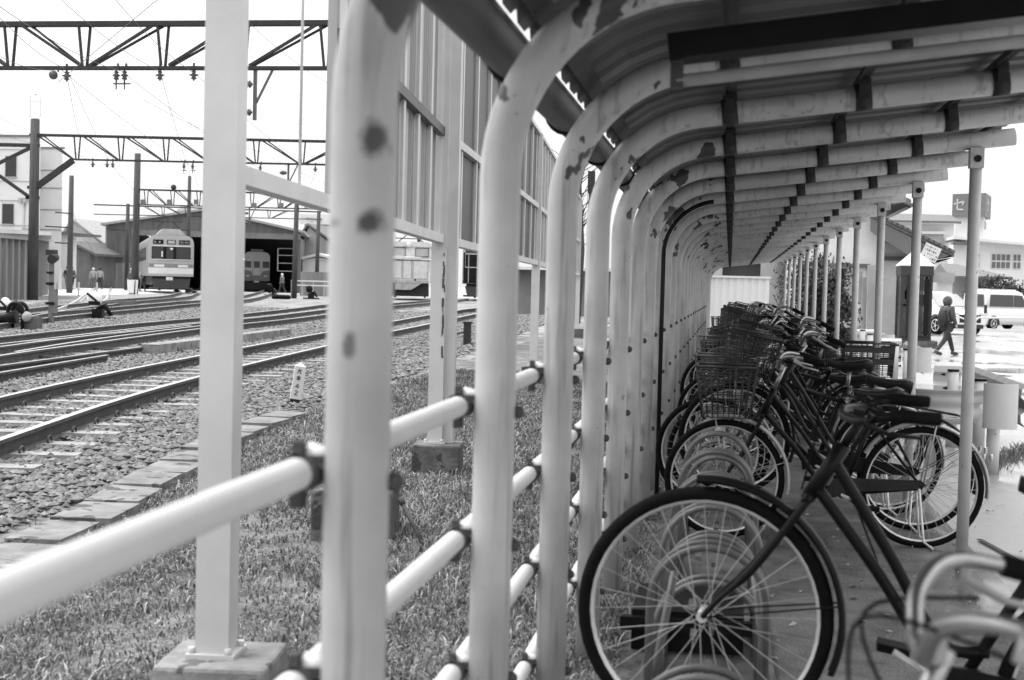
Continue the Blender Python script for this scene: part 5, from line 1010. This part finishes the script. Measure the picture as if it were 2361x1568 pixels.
# aerial frames on two posts
for (u, v, Y, lab) in ((82, 246, 51.8, 'thin wire aerial frame on top of the thick gantry pole'), (695, 293, 80, 'thin wire aerial frame above the third gantry')):
    p = pix(u, v, Y); t = thing('aerial_frame', lab, 'aerial', p); q = MB(); w, h = .21, .46
    q.tube([(-w, 0, h), (w, 0, h), (w, 0, -h*.8), (w*.6, 0, -h), (-w*.6, 0, -h), (-w, 0, -h*.8)], .009, 5, closed=True); q.bar((-w, 0, h*.4), (w, 0, h*.4), .014); q.ball((0, 0, h), .03, 6, 5); q.build('frame', 'cable', t)
# wires, each strung between gantries with a little sag
def wirerun(label, pts, r=.006, sag=.12):
    P = []
    for (u, v, Y), (u1, v1, Y1) in zip(pts[:-1], pts[1:]):
        a, b = pix(u, v, Y), pix(u1, v1, Y1)
        for k in range(10): f = k/10; p = a.lerp(b, f); p.z -= 4*sag*f*(1-f); P.append(p)
    P.append(b); q = MB().tube(P, r, 5); o = q.build('overhead_wire', 'cable'); tag(o, label, 'wire', 'overhead wires')
wirerun('upper overhead wire starting at the left frame edge, sloping to the depot', [(-20, 20, 20), (154, 160, 29.5), (260, 384, 51.8), (355, 478, 80), (420, 515, 110)], .006)
wirerun('overhead wire below the left round insulator towards the depot train', [(-20, 120, 22), (140, 160, 29.5), (446, 386, 51.8), (470, 482, 80)])
wirerun('overhead wire from the top left corner under the gantry middle', [(-20, 2, 18), (281, 165, 29.5), (602, 390, 51.8), (560, 492, 80)])
wirerun('overhead wire crossing from the first gantry centre towards the square post', [(120, -20, 22), (369, 165, 29.5), (436, 390, 51.8), (445, 480, 80)])
wirerun('overhead wire passing close left of the square post', [(250, -20, 22), (447, 168, 29.5), (727, 395, 51.8), (690, 490, 80)])
wirerun('low feeder wire from the left edge to the thick gantry pole', [(-20, 258, 34), (82, 300, 51.8), (309, 420, 80)])
wirerun('low feeder wire crossing in front of the white building', [(-20, 300, 40), (120, 335, 60), (437, 440, 96)])
wirerun('slack wire from the thin utility pole to the shed roof', [(165, 478, 76), (205, 560, 100), (240, 600, 118)], .012, .5)
wirerun('wire descending behind the thin vertical rod on the right', [(560, 40, 28), (770, 200, 40), (900, 300, 55)])
wirerun('wire running to the right past the arm bracket', [(330, 230, 34), (600, 350, 51.8), (800, 440, 70)])
wirerun('high wire climbing to the right from the round insulator', [(134, 190, 29.6), (350, 10, 24), (390, -20, 23)], .007, 0)
wirerun('thin wire dropping to the white ball hook above the middle gantry', [(152, 165, 29.5), (176, 290, 45), (183, 315, 51.8)], .007, 0)
# ------------------------------------------------------------------ depot shed and trains
DR = math.radians(19)
def depot():
    a, b = pix(243, 660, 116), pix(690, 660, 122); c = (a+b)/2; wd = (b-a).length; ang = math.atan2(b.y-a.y, b.x-a.x)
    t = thing('depot_shed', 'wide gabled railway depot with dark open doorways', 'depot', (c.x, c.y, .4), DR*.8); w = wd/2*1.0; h = (660-508)/FPX*118
    e = h; pk = h+1.5
    L0, L1 = -w, -w+2.15
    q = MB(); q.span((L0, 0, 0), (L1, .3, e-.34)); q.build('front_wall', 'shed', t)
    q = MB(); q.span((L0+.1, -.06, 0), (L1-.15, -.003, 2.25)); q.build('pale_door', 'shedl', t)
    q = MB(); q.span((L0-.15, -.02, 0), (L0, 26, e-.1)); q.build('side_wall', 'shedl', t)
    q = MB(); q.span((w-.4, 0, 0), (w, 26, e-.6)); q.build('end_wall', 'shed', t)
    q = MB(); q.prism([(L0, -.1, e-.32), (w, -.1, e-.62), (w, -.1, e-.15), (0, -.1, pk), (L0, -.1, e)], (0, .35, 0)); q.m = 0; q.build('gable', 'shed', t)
    q = MB(); q.span((L1-.1, -.18, e-.80), (w, -.1, e-.30)); q.build('lintel', 'trim', t)
    q = MB(); q.prism([(L0-.5, -.5, e-.05), (0, -.5, pk+.02), (w+.4, -.5, e-.22), (w+.4, -.5, e-.02), (0, -.5, pk+.22), (L0-.5, -.5, e+.15)], (0, 27, 0)); rf = q.build('roof', 'tilel', t)
    for x in (-w*.25, w*.18): q = MB(); q.ball((x, 3, pk-.25), .9, 12, 8, (1, 1, .7)); q.build('roof_vent', 'shedl', rf)
    
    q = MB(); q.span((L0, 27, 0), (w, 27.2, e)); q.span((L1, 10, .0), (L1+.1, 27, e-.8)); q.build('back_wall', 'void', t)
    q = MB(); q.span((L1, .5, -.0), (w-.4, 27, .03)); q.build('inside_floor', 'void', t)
    for i, (x, z) in enumerate(((w*.33, 2.95), (w*.58, 3.2), (-w*.62, 3.4))):
        q = MB(); q.ball((x, 8, z), .13, 8, 6); q.build('inside_lamp', 'lampon', t)
    q = MB(); X = w-2.0
    for z in (1.9, 2.6, 3.3, 3.9): q.bar((X-.0, 1.2, z), (X+1.5, 1.2, z), .06)
    for x in (X, X+1.5): q.bar((x, 1.2, 1.9), (x, 1.2, 3.9), .08)
    q.build('inside_gantry', 'wallg', t); q = MB(); q.span((X+1.5, .6, 0), (X+1.65, .9, e-1.4)); q.build('door_edge', 'wallg', t)
    return t
lm = bpy.data.materials.new('depot_lamp'); lm.use_nodes = True; lb = lm.node_tree.nodes['Principled BSDF']; lb.inputs['Emission Color'].default_value = (1, 1, 1, 1); lb.inputs['Emission Strength'].default_value = 6; MT['lampon'] = lm
depot()
def rrect(w, z0, z1, r0, r1, n=5):
    P = []
    for cx, cz, a0, r in ((w-r1, z1-r1, 0, r1), (-w+r1, z1-r1, 90, r1)):
        for k in range(n+1): a = math.radians(a0+90*k/n); P.append((cx+r*math.cos(a), cz+r*math.sin(a)))
    return P+[(-w, z0), (w, z0)]
def train(label, loc, rz, L_=18, w=1.33, style='new', group='trains by the depot'):
    t = thing('train', label, 'train', loc, rz, group); z0, z1 = .95, 3.62
    P = rrect(w, z0, z1, .05, .55)
    q = MB(); q.loft([[(x*.97, 0, z) for x, z in P], [(x, .25, z) for x, z in P], [(x, L_, z) for x, z in P]], smooth=False); q.build('body', 'trainside', t)
    Pf = rrect(w*.975, z0, z1-.02, .05, .5)
    q = MB(); q.loft([[(x, -.10, z) for x, z in Pf], [(x, .2, z) for x, z in Pf]], smooth=False); fr = q.build('front', 'train' if style == 'new' else 'trainfront', t)
    if style == 'new':
        q = MB(); q.span((-w*.86, -.135, 2.02), (w*.86, -.105, 2.90)); ws = q.build('windscreen', 'glass', t)
        for x in (-.40, .22): q = MB(); q.span((x-.09, -.15, 2.02), (x+.09, -.138, 2.90)); q.build('pillar', 'black', ws)
        q = MB(); q.tube([(-w*.86, -.14, 2.02), (w*.86, -.14, 2.02), (w*.86, -.14, 2.90), (-w*.86, -.14, 2.90)], .035, 6, closed=True); q.build('frame', 'trainfront', ws)
        q = MB(); q.span((-.62, -.15, 2.2), (-.54, -.138, 2.56)); q.prism([(-.12, -.15, 2.78), (.14, -.15, 2.78), (.02, -.15, 2.62)], (0, .012, 0)); q.build('cab_notice', 'paper', ws)
        for x0, x1, wd in ((-1.15, -.5, ['kyu', 'hon']), (-.28, .28, None), (.48, 1.17, ['wa', 'n', 'ma', 'n'])):
            q = MB(); q.span((x0, -.125, 3.02), (x1, -.105, 3.30)); s_ = q.build('sign_box', 'black', t)
            q = MB()
            if wd: write(q, wd, (x0+.06, -.126, 3.08), (1, 0, 0), (0, 0, 1), .14, (x1-x0-.1)/len(wd), .028, (0, -1, 0), .006)
            else: q.span((x0+.06, -.136, 3.06), (x1-.06, -.127, 3.26))
            q.build('lettering', 'wallg', s_)
        q = MB(); q.span((-w*.95, -.13, 1.52), (w*.95, -.105, 1.75)); q.build('dark_band', 'trainband', t)
        for s in (-1, 1): q = MB(); q.span((s*.75-.32, -.15, 1.54), (s*.75+.32, -.132, 1.70)); q.build('headlamp', 'lamp', t)
        q = MB(); q.span((-w*.97, -.125, 1.10), (w*.97, -.105, 1.50)); q.build('lower_panel', 'trainfront', t)
        q = MB(); q.span((-.30, -.14, .66), (.12, -.12, .90)); q.build('coupler_plate', 'trainfront', t)
        q = MB(); q.prism([(-.95, .25, 3.6), (.95, .25, 3.6), (.55, .25, 4.02), (-.55, .25, 4.02)], (0, 2.6, 0)); q.build('cooler', 'roofgrey', t)
        q = MB()
        for dx in (-1, 1): q.bar((dx*.62, 3.4, 3.65), (dx*.75, 4.2, 4.2), .04); q.bar((dx*.75, 4.2, 4.2), (dx*.3, 3.6, 4.62), .04)
        q.bar((-.9, 3.6, 4.62), (.9, 3.6, 4.62), .05); q.build('pantograph', 'steel', t)
    else:
        for x0, x1 in ((-1.12, -.52), (-.25, .25), (.52, 1.12)): q = MB(); q.span((x0, -.13, 2.15), (x1, -.104, 2.75)); q.build('cab_window', 'glass', t)
        q = MB(); q.tube([(-.36, -.12, 1.1), (-.36, -.12, 2.95), (.36, -.12, 2.95), (.36, -.12, 1.1)], .03, 5); q.build('door_frame', 'trainfront', t)
        q = MB(); q.prism([(-w*.96, -.125, .96), (w*.96, -.125, .96), (w*.96, -.125, 1.95), (.55, -.125, 1.85), (.32, -.125, 1.45), (-.32, -.125, 1.45), (-.55, -.125, 1.85), (-w*.96, -.125, 1.95)], (0, .02, 0)); q.build('dark_lower_panel', 'trainband', t)
        for s in (-1, 1):
            q = MB(); q.span((s*.8-.15, -.15, 1.34), (s*.8+.15, -.127, 1.46)); q.build('headlamp', 'lamp', t)
            q = MB(); q.lathe([(.001, 0), (.12, 0), (.12, .04)], (s*.78, -.14, 3.1), 'Y', 12); q.build('marker_lamp', 'lamp', t)
        q = MB(); q.span((-.22, -.14, .80), (.22, -.12, .94)); q.build('coupler_plate', 'trainfront', t); q = MB(); q.span((-.55, .4, 3.6), (.55, 2.4, 3.85)); q.build('roof_vent', 'roofgrey', t)
    q = MB(); q.span((-w*.8, .1, .35), (w*.8, L_, .95)); q.build('underframe', 'traindark', t)
    q = MB(); q.prism([(-w*.86, -.1, .78), (-w*.74, -.35, .22), (w*.74, -.35, .22), (w*.86, -.1, .78)], (0, .25, 0)); q.tube([(-w*.9, -.1, .16), (-w*.8, -.42, .16), (w*.8, -.42, .16), (w*.9, -.1, .16)], .07, 6); q.build('rail_guard', 'traindark', t)
    for y in (2.2, 4.2, L_-4.2, L_-2.2):
        for s in (-1, 1): q = MB(); q.lathe([(.001, -.05), (.43, -.05), (.43, .05), (.001, .05)], (s*.56, y, .43), 'Y' if False else 'X', 16); q.build('wheel', 'rust', t)
    for y in [3+i*2.3 for i in range(int((L_-4)/2.3))]:
        for s in (-1, 1): q = MB(); q.span((s*(w+.005)-.012, y, 2.0), (s*(w+.005)+.012, y+1.5, 2.85)); q.build('side_window', 'glass', t)
    return t
p = pix(393, 672, 88); train('pale modern train standing out of the depot doorway on the left', (p.x, 88, .58), math.radians(25.5), 18, 1.46)
p = pix(591, 660, 125.5); train('older rounded train waiting just inside the dark right depot doorway', (p.x, 125.5, .42), math.radians(19), 14, 1.2, 'old')
p = pix(1098, 684, 92); t3 = train('dark fronted train behind the fence, right of the locomotive', (p.x+.4, 92, .58), math.radians(9), 18, 1.36)
q = MB(); q.span((-1.28, -.16, .98), (1.28, -.136, 2.98)); q.build('dark_front_panel', 'black', t3)
q = MB()
for x in (-.95, -.35, -.1, .2, .5, .95): q.bar((x, -.18, 1.0), (x, -.18, 2.9), .05)
q.build('handrail', 'wallg', t3)
p = pix(943, 690, 86)
lo = thing('electric_locomotive', 'boxy pale electric locomotive standing between the hoop and fence post', 'locomotive', (p.x, 86, .55), math.radians(12))
q = MB(); P = rrect(1.36, 1.15, 3.5, .05, .38); q.loft([[(x, .9, z) for x, z in P], [(x, 11, z) for x, z in P]], smooth=False); cabm = q.build('cab', 'loco', lo)
q = MB(); q.loft([[(x, 0, z) for x, z in rrect(1.28, .98, 2.42, .05, .12)], [(x, .9, z) for x, z in rrect(1.36, .98, 2.45, .05, .12)]], smooth=False); q.build('bonnet', 'loco', lo)
for x0, x1 in ((-1.12, -.32), (.32, 1.12)):
    q = MB(); q.span((x0, .862, 2.58), (x1, .89, 3.12)); w = q.build('cab_window', 'wallg', lo); q = MB(); q.tube([(x0, .86, 2.58), (x1, .86, 2.58), (x1, .86, 3.12), (x0, .86, 3.12)], .03, 6, closed=True); q.build('window_gasket', 'black', w); q = MB(); q.span((x0+.12, .85, 2.62), (x0+.3, .86, 3.06)); q.build('reflection_bar', 'wallg', w) if False else None
q = MB(); q.lathe([(.001, 0), (.14, 0), (.16, .08), (.14, .2)], (-.1, .7, 3.3), 'Y', 14); q.build('headlamp', 'lamp', lo)
for x0, x1 in ((-1.1, -.5), (-.42, .1), (.2, 1.1)):
    q = MB(); q.span((x0, -.02, 1.2), (x1, -.003, 2.3)); bd_ = q.build('bonnet_door', 'loco', lo); q = MB(); q.tube([(x0, -.02, 1.2), (x1, -.02, 1.2), (x1, -.02, 2.3), (x0, -.02, 2.3)], .018, 4, closed=True); q.build('door_seam', 'locoshade', bd_)
q = MB()
for k in range(6): q.span((-.95, -.035, .62+k*.05), (-.35, -.02, .645+k*.05))
q.span((-.97, -.022, .60), (-.33, -.012, .90)); q.build('grille', 'black', lo); q = MB(); q.ball((.35, -.03, 1.12), .06, 8, 6); q.build('coupler_socket', 'black', lo); q = MB(); q.span((-1.28, -.03, 2.3), (1.28, -.015, 2.34)); q.build('seam', 'black', lo)
q = MB(); q.span((-1.36, .85, 3.12), (1.36, .88, 3.2)); q.span((1.0, .84, 2.2), (1.34, .88, 2.5)); q.build('drip_edge', 'locoshade', lo)
q = MB(); q.tube([(-1.3, -.06, 2.5), (.7, -.06, 2.5)], .05, 8); q.box((-.7, -.06, 2.5), (.5, .2, .22)); q.build('air_pipe', 'white', lo)
q = MB(); q.span((-1.2, -.08, 1.0), (1.2, -.02, 1.08)); q.span((-1.3, -.12, .95), (1.3, .9, 1.0)); q.build('buffer_beam', 'locoshade', lo); q = MB(); q.prism([(-.9, -.1, .5), (.1, -.1, .5), (.75, -.1, .92), (-.9, -.1, .92)], (0, .12, 0)); q.build('snow_guard', 'locoshade', lo)
q = MB(); q.span((-1.2, .25, .1), (1.2, 10.5, .94)); q.build('bogie', 'traindark', lo)
for s in (-1, 1):
    q = MB(); q.tube([(s*1.2, -.1, .3), (s*1.2, -.1, 1.6)], .03, 6); q.build('handrail', 'white', lo)
    q = MB(); q.span((s*1.37-.01, 1.3, 2.5), (s*1.37+.01, 1.9, 3.1)); q.build('side_window', 'glass', lo)
    for y in (1.6, 3.4, 5.2): q = MB(); q.lathe([(.001, -.06), (.45, -.06), (.45, .06), (.001, .06)], (s*.95, y, .45), 'X', 14); q.build('wheel', 'rust', lo)
q = MB(); q.bar((-1.0, 2.2, 3.75), (1.1, 2.2, 3.72), .06); q.bar((-.8, 1.8, 3.5), (-.3, 2.6, 3.95), .05); q.bar((.8, 1.8, 3.5), (.2, 2.6, 3.95), .05); q.ball((.5, 1.4, 3.6), .12, 8, 6); q.build('pantograph', 'steel', lo)
# ------------------------------------------------------------------ station platform and canopy seen between the hoops
c = pix(1225, 742, 44); pf = thing('station_platform', 'low platform with a bright edge seen between hoops and fence', 'platform', (c.x, 44, H(44)))
x0, x1 = pix(1100, 742, 44).x+.6, pix(1400, 742, 44).x; zp = pix(1225, 742, 44).z
q = MB(); q.span((x0+1, 44.06, H(44)-.1), (x1, 75, zp-.06)); wb(q, 'face', 'walld', pf); q = MB(); q.span((x0+1, 44, zp-.06), (x1, 75, zp)); wb(q, 'edge_slab', 'wallw', pf)
c = pix(1230, 640, 52); sb2 = thing('station_building', 'grey boarded station wall with a thin white canopy edge', 'building', (c.x, 52, H(52)))
q = MB(); q.span((pix(1150, 640, 52).x, 52, H(52)), (pix(1420, 640, 52).x, 60, pix(1230, 628, 52).z)); wb(q, 'wall', 'wallg', sb2)
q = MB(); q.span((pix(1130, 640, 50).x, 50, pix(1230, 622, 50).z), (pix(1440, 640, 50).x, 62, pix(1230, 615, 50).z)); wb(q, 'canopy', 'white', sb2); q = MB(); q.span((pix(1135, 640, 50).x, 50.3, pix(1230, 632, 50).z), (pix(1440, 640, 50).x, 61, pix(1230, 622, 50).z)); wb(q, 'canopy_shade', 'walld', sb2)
p = pix(1352, 430, 40); bt = thing('bare_tree', 'bare winter tree glimpsed beyond the hoops', 'tree', (p.x-.4, 42, H(42)))
q = MB(); zt = pix(1350, 370, 42).z; base = Vector((p.x-.4, 42, H(42))); q.tube([base, base+Vector((.1, 0, 2.2)), base+Vector((0, 0, zt-1))], [.12, .09, .04], 8); wb(q, 'trunk', 'twig', bt)
q = MB()
for k in range(60):
    s_ = base+Vector((0, 0, random.uniform(2, zt-.6))); e = s_+Vector((random.gauss(0, .6), random.gauss(0, .5), random.uniform(.3, 1.2))); m_ = s_.lerp(e, .5)+Vector((random.gauss(0, .1), 0, .1)); q.tube([s_, m_, e], [.018, .01, .004], 4)
wb(q, 'crown', 'twig', bt)
p = pix(1361, 500, 33); t = thing('yard_lamp_post', 'dark lamp post with a box, glimpsed between the hoops', 'lamp post', (p.x, 33, H(33))); q = MB(); q.tube([(p.x, 33, H(33)), (p.x, 33, pix(1361, 425, 33).z)], .06, 8); wb(q, 'pole', 'steel', t); q = MB(); q.box((p.x, 33, pix(1361, 420, 33).z), (.16, .16, .5)); wb(q, 'box', 'steel', t)
# ------------------------------------------------------------------ sheds, building and houses on the far left
def block(t, name, P, z0, z1, m): q = MB(); q.prism([(a, b, z0) for a, b in P], (0, 0, z1-z0)); return wb(q, name, m, t)
a, b, c = yard(-45, 705), yard(60, 692), yard(104, 680); b.y = 54; b.x = pix(60, 690, 54).x; c = pix(104, 680, 69); a = pix(-60, 690, 49)
ms = thing('metal_shed', 'grey ribbed metal shed behind the thick gantry pole', 'shed', (b.x, b.y, .4))
def ribwall(A, B, z1, name):
    A, B = Vector((A.x, A.y, 0)), Vector((B.x, B.y, 0)); d = (B-A); L_ = d.length; d.normalize(); n = Vector((d.y, -d.x, 0)); q = MB(); q.prism([tuple(A)[:2]+(.3,), tuple(B)[:2]+(.3,), tuple(B-n*.2)[:2]+(.3,), tuple(A-n*.2)[:2]+(.3,)], (0, 0, z1-.3))
    k = 0
    while k < L_-.2: q.bar(A+d*(k+.12)+n*.03+Vector((0, 0, .35)), A+d*(k+.12)+n*.03+Vector((0, 0, z1-.02)), .06, .26, up=n); k += .62
    wb(q, name, 'ribmetal', ms)
zt = pix(30, 542, 52).z; ribwall(a, b, zt, 'front_wall'); ribwall(b, c, zt+.35, 'side_wall')
q = MB(); q.prism([(a.x, a.y-.3, zt), (b.x+.3, b.y-.3, zt), (c.x+.3, c.y, zt+.35), (c.x-8, c.y+2, zt+.35), (a.x, a.y+6, zt+.1)], (0, 0, .16)); wb(q, 'roof', 'wallw', ms); q = MB(); q.bar((a.x, a.y-.32, zt-.06), (b.x+.32, b.y-.32, zt-.06), .1, .18); q.bar((b.x+.32, b.y-.32, zt+.0), (c.x+.32, c.y, zt+.28), .1, .18); wb(q, 'fascia', 'wallg', ms)
p = pix(80, 610, 60); q = MB(); q.tube([(pix(81, 600, 56).x, 55.3, 2.6), (pix(78, 640, 56).x, 55.2, 1.5), (pix(71, 680, 54).x, 54.6, .8)], .035, 6); wb(q, 'pipe', 'black', ms)
Yb = 92; wbd = thing('white_building', 'pale three storey building with dark windows at the left edge', 'building', (pix(60, 500, Yb).x, Yb, .4))
xb = lambda u: pix(u, 450, Yb).x; zb = lambda v, u=50: pix(u, v, Yb).z
Y2 = 97; x2 = lambda u: pix(u, 450, Y2).x; z2 = lambda v, u=118: pix(u, v, Y2).z
q = MB(); k_ = (Yb+9)/Yb; q.prism([(xb(-160), Yb, .4), (xb(92), Yb, .4), (xb(92)*k_-.6, Yb+9, .4), (xb(-160)*k_, Yb+9, .4)], (0, 0, zb(316)-.4)); wb(q, 'wall', 'wallw', wbd)
q = MB(); k_ = (Y2+9)/Y2; q.prism([(x2(84), Y2, .4), (x2(143), Y2, .4), (x2(143)*k_-.6, Y2+9, .4), (x2(84)*k_-.6, Y2+9, .4)], (0, 0, z2(343)-.4)); wb(q, 'side_wall', 'wallw', wbd)
for u0, u1, v0, v1 in ((13, 37, 361, 408), (7, 32, 471, 517), (-60, -36, 360, 408)):
    q = MB(); q.span((xb(u0), Yb-.10, zb(v1)), (xb(u1), Yb-.02, zb(v0))); wd_ = wb(q, 'window', 'glass', wbd); q = MB(); q.span((xb(u0)-.06, Yb-.16, zb(v1)-.08), (xb(u1)+.06, Yb-.02, zb(v1)-.005)); l = wbd.location; q.v = [(a-l.x, b-l.y, c-l.z) for a, b, c in q.v]; q.build('sill', 'wallg', wd_)
for v in (393, 434, 484, 530):
    q = MB(); q.span((x2(90), Y2-.05, z2(v)-.02), (x2(143)+.02, Y2-.01, z2(v)+.02)); wb(q, 'joint', 'signgrey', wbd)
for v in (345, 418, 463, 520):
    q = MB(); q.span((xb(-160), Yb-.05, zb(v)-.02), (xb(92)+.02, Yb-.01, zb(v)+.02)); wb(q, 'joint', 'wallg', wbd)
q = MB(); q.span((xb(-160), Yb-.12, zb(316)), (xb(92)+.1, Yb+.2, zb(316)+.14)); q.span((x2(90), Y2-.1, z2(343)), (x2(143)+.08, Y2+.2, z2(343)+.12)); wb(q, 'parapet', 'signgrey', wbd)
q = MB(); q.tube([(xb(58), Yb-.06, zb(470)), (xb(50), Yb-.06, .5)], .05, 6); wb(q, 'downpipe', 'wallg', wbd)
for u in (50, 60): q = MB(); q.box((xb(u), Yb-.14, zb(462)), (.26, .24, .3)); wb(q, 'vent', 'wallg', wbd)
p = pix(128, 620, 100); an = thing('small_annex', 'low white annex beside the pale building', 'building', (p.x, 100, .4)); block(an, 'wall', [(pix(103, 600, 100).x, 100), (pix(150, 600, 100).x, 101), (pix(150, 600, 100).x-2, 106), (pix(103, 600, 100).x-2, 106)], .4, pix(128, 540, 100).z, 'wallw'); q = MB(); zz_ = pix(128, 540, 100).z; q.span((pix(100, 600, 100).x, 99.4, zz_), (pix(152, 600, 100).x, 106, zz_+.18)); wb(q, 'roof', 'walld', an)
def house2(label, u0, u1, vb, ve, vp, Y, wall='wallg', roof='tilel', up=None, name='town_house'):
    up = up if up is not None else (u0+u1)/2; x0, x1, xp = pix(u0, ve, Y).x, pix(u1, ve, Y).x, pix(up, vp, Y).x; ze, zp = pix(u0, ve, Y).z, pix(up, vp, Y).z
    t = thing(name, label, 'house', ((x0+x1)/2, Y, .4), 0, 'town houses behind the yard'); q = MB(); q.prism([(x0+.3, Y, .0), (x1-.3, Y, .0), (x1-.3, Y, ze), (xp, Y, zp-.15), (x0+.3, Y, ze)], (0, 7, 0)); wb(q, 'wall', wall, t)
    q = MB(); q.prism([(x0-.4, Y-.5, ze-.18), (xp, Y-.5, zp), (x1+.4, Y-.5, ze-.18), (x1+.4, Y-.5, ze+.02), (xp, Y-.5, zp+.22), (x0-.4, Y-.5, ze+.02)], (0, 8, 0)); wb(q, 'roof', roof, t); return t
house2('grey roofed house right behind the thin utility pole', 138, 240, 640, 560, 508, 150, 'wallg', 'tilel', 170)
house2('smaller pale gabled house left of the depot', 180, 246, 640, 590, 570, 138, 'wallw', 'tilel', 205)
house2('dark brown wooden shed with a sloping roof by the group of people', 160, 216, 655, 584, 561, 112, 'walld', 'shed', 166)
house2('house with a steep gable just right of the depot', 688, 770, 640, 560, 520, 135, 'wallg', 'tile', 712)
house2('pale low annex at the right corner of the depot', 690, 790, 660, 598, 590, 125, 'wallw', 'wallw', 735)
x0, x1 = pix(690, 505, 150), pix(770, 505, 150); bb_ = thing('billboard', 'pale rooftop billboard with TOYO lettering beyond the depot', 'billboard', (x0.x, 150, 0)); q = MB(); zt0, zt1 = pix(710, 517, 150).z, pix(710, 494, 150).z; q.span((x0.x, 150, zt0), (x1.x, 150.3, zt1)); wb(q, 'panel', 'wallw', bb_)
q = MB(); q.span((x0.x+.5, 150.3, .3), (x1.x-.5, 158, zt0)); wb(q, 'building', 'wallg', bb_)
q = MB(); write(q, ['T', 'O', 'Y', 'O'], (pix(705, 510, 150).x, 149.98, pix(705, 511, 150).z), (1, 0, 0), (0, 0, 1), .42, .48, .06, (0, -1, 0), .02); wb(q, 'lettering', 'wallg', bb_)
a, b = pix(672, 660, 96), pix(800, 660, 92); fn = thing('yard_fence', 'pale railed fence and ramp at the right corner of the depot', 'fence', (a.x, 96, .4))
q = MB()
for z in (.75, 1.05): q.bar((a.x, 96, .4+z), (b.x, 92, .4+z), .07)
wb(q, 'rail', 'wallw', fn)
for k in range(6): f = k/5; q = MB(); p = a.lerp(b, f); q.bar((p.x, p.y, .4), (p.x, p.y, 1.5), .07); wb(q, 'post', 'wallg', fn)
q = MB(); q.span((a.x+.3, 97, .4), (b.x, 97.2, 2.1)); wb(q, 'board', 'shedl', fn)
# white and black guard wrapped round the foot of the third gantry pole, white stakes on the apron
p = pix(308, 655, 79.5); gd = thing('pole_guard', 'white striped guard board at the foot of the third gantry pole', 'guard', (p.x, 79.5, .4)); q = MB(); q.prism([(-.36, 0, .0), (.2, 0, 0), (.26, 0, .85), (-.42, 0, .85)], (0, .05, 0)); q.build('board', 'white', gd)
q = MB(); q.prism([(.02, -.008, .05), (.1, -.008, .05), (.12, -.008, .8), (.06, -.008, .8)], (0, .006, 0)); q.prism([(-.3, -.008, .0), (.1, -.008, 0), (.1, -.008, .06), (-.3, -.008, .06)], (0, .006, 0)); q.build('stripe', 'black', gd)
for u, lab in ((132, 'left of the three white stakes on the pale apron'), (181, 'middle of the three white stakes on the pale apron'), (223, 'right of the three white stakes on the pale apron')):
    c = yard(u, 684 if u < 200 else 683); q = MB(); q.box((0, 0, .32), (.07, .07, .75)); o = q.build('stake', 'white', None, c); tag(o, lab, 'stake', 'white stakes on the apron')
PE = [(134, 100, 'worker in a dark coat, left in the group by the wooden shed', 'jacket', 'trousers', None, 185), (143, 103, 'worker in a white helmet in the group by the wooden shed', 'jacket', 'jacket', 'white', 170), (155, 99, 'person in a black coat seen from behind in the group', 'bag', 'jacket', None, 182), (166, 99.5, 'person in a pale hood and grey coat, right in the group', 'jacket', 'trousers', 'palecloth', 175), (215, 108, 'worker in pale overalls between the wooden shed and depot', 'palecloth', 'jacket', 'white', 20), (230, 107, 'worker in a pale jacket and dark trousers at the depot corner', 'palecloth', 'trousers', None, 40), (303, 100, 'worker with a pale helmet by the third gantry pole', 'jacket', 'trousers', 'white', 0), (329, 97, 'worker in a pale jacket stepping beside the train', 'palecloth', 'jacket', 'white', 60)]
for u, Y, lab, ct, lg, hm, rz in PE:
    p = pix(u, 650, Y); person(lab, (p.x, Y, .41), 1.66, math.radians(rz), ct, lg, helmet=hm, stride=.12)
p = pix(650, 655, 115); person('worker standing at the right edge of the dark depot doorway', (p.x, 115, .42), 1.6, math.radians(250), 'jacket', 'trousers', helmet='white', stride=.2)
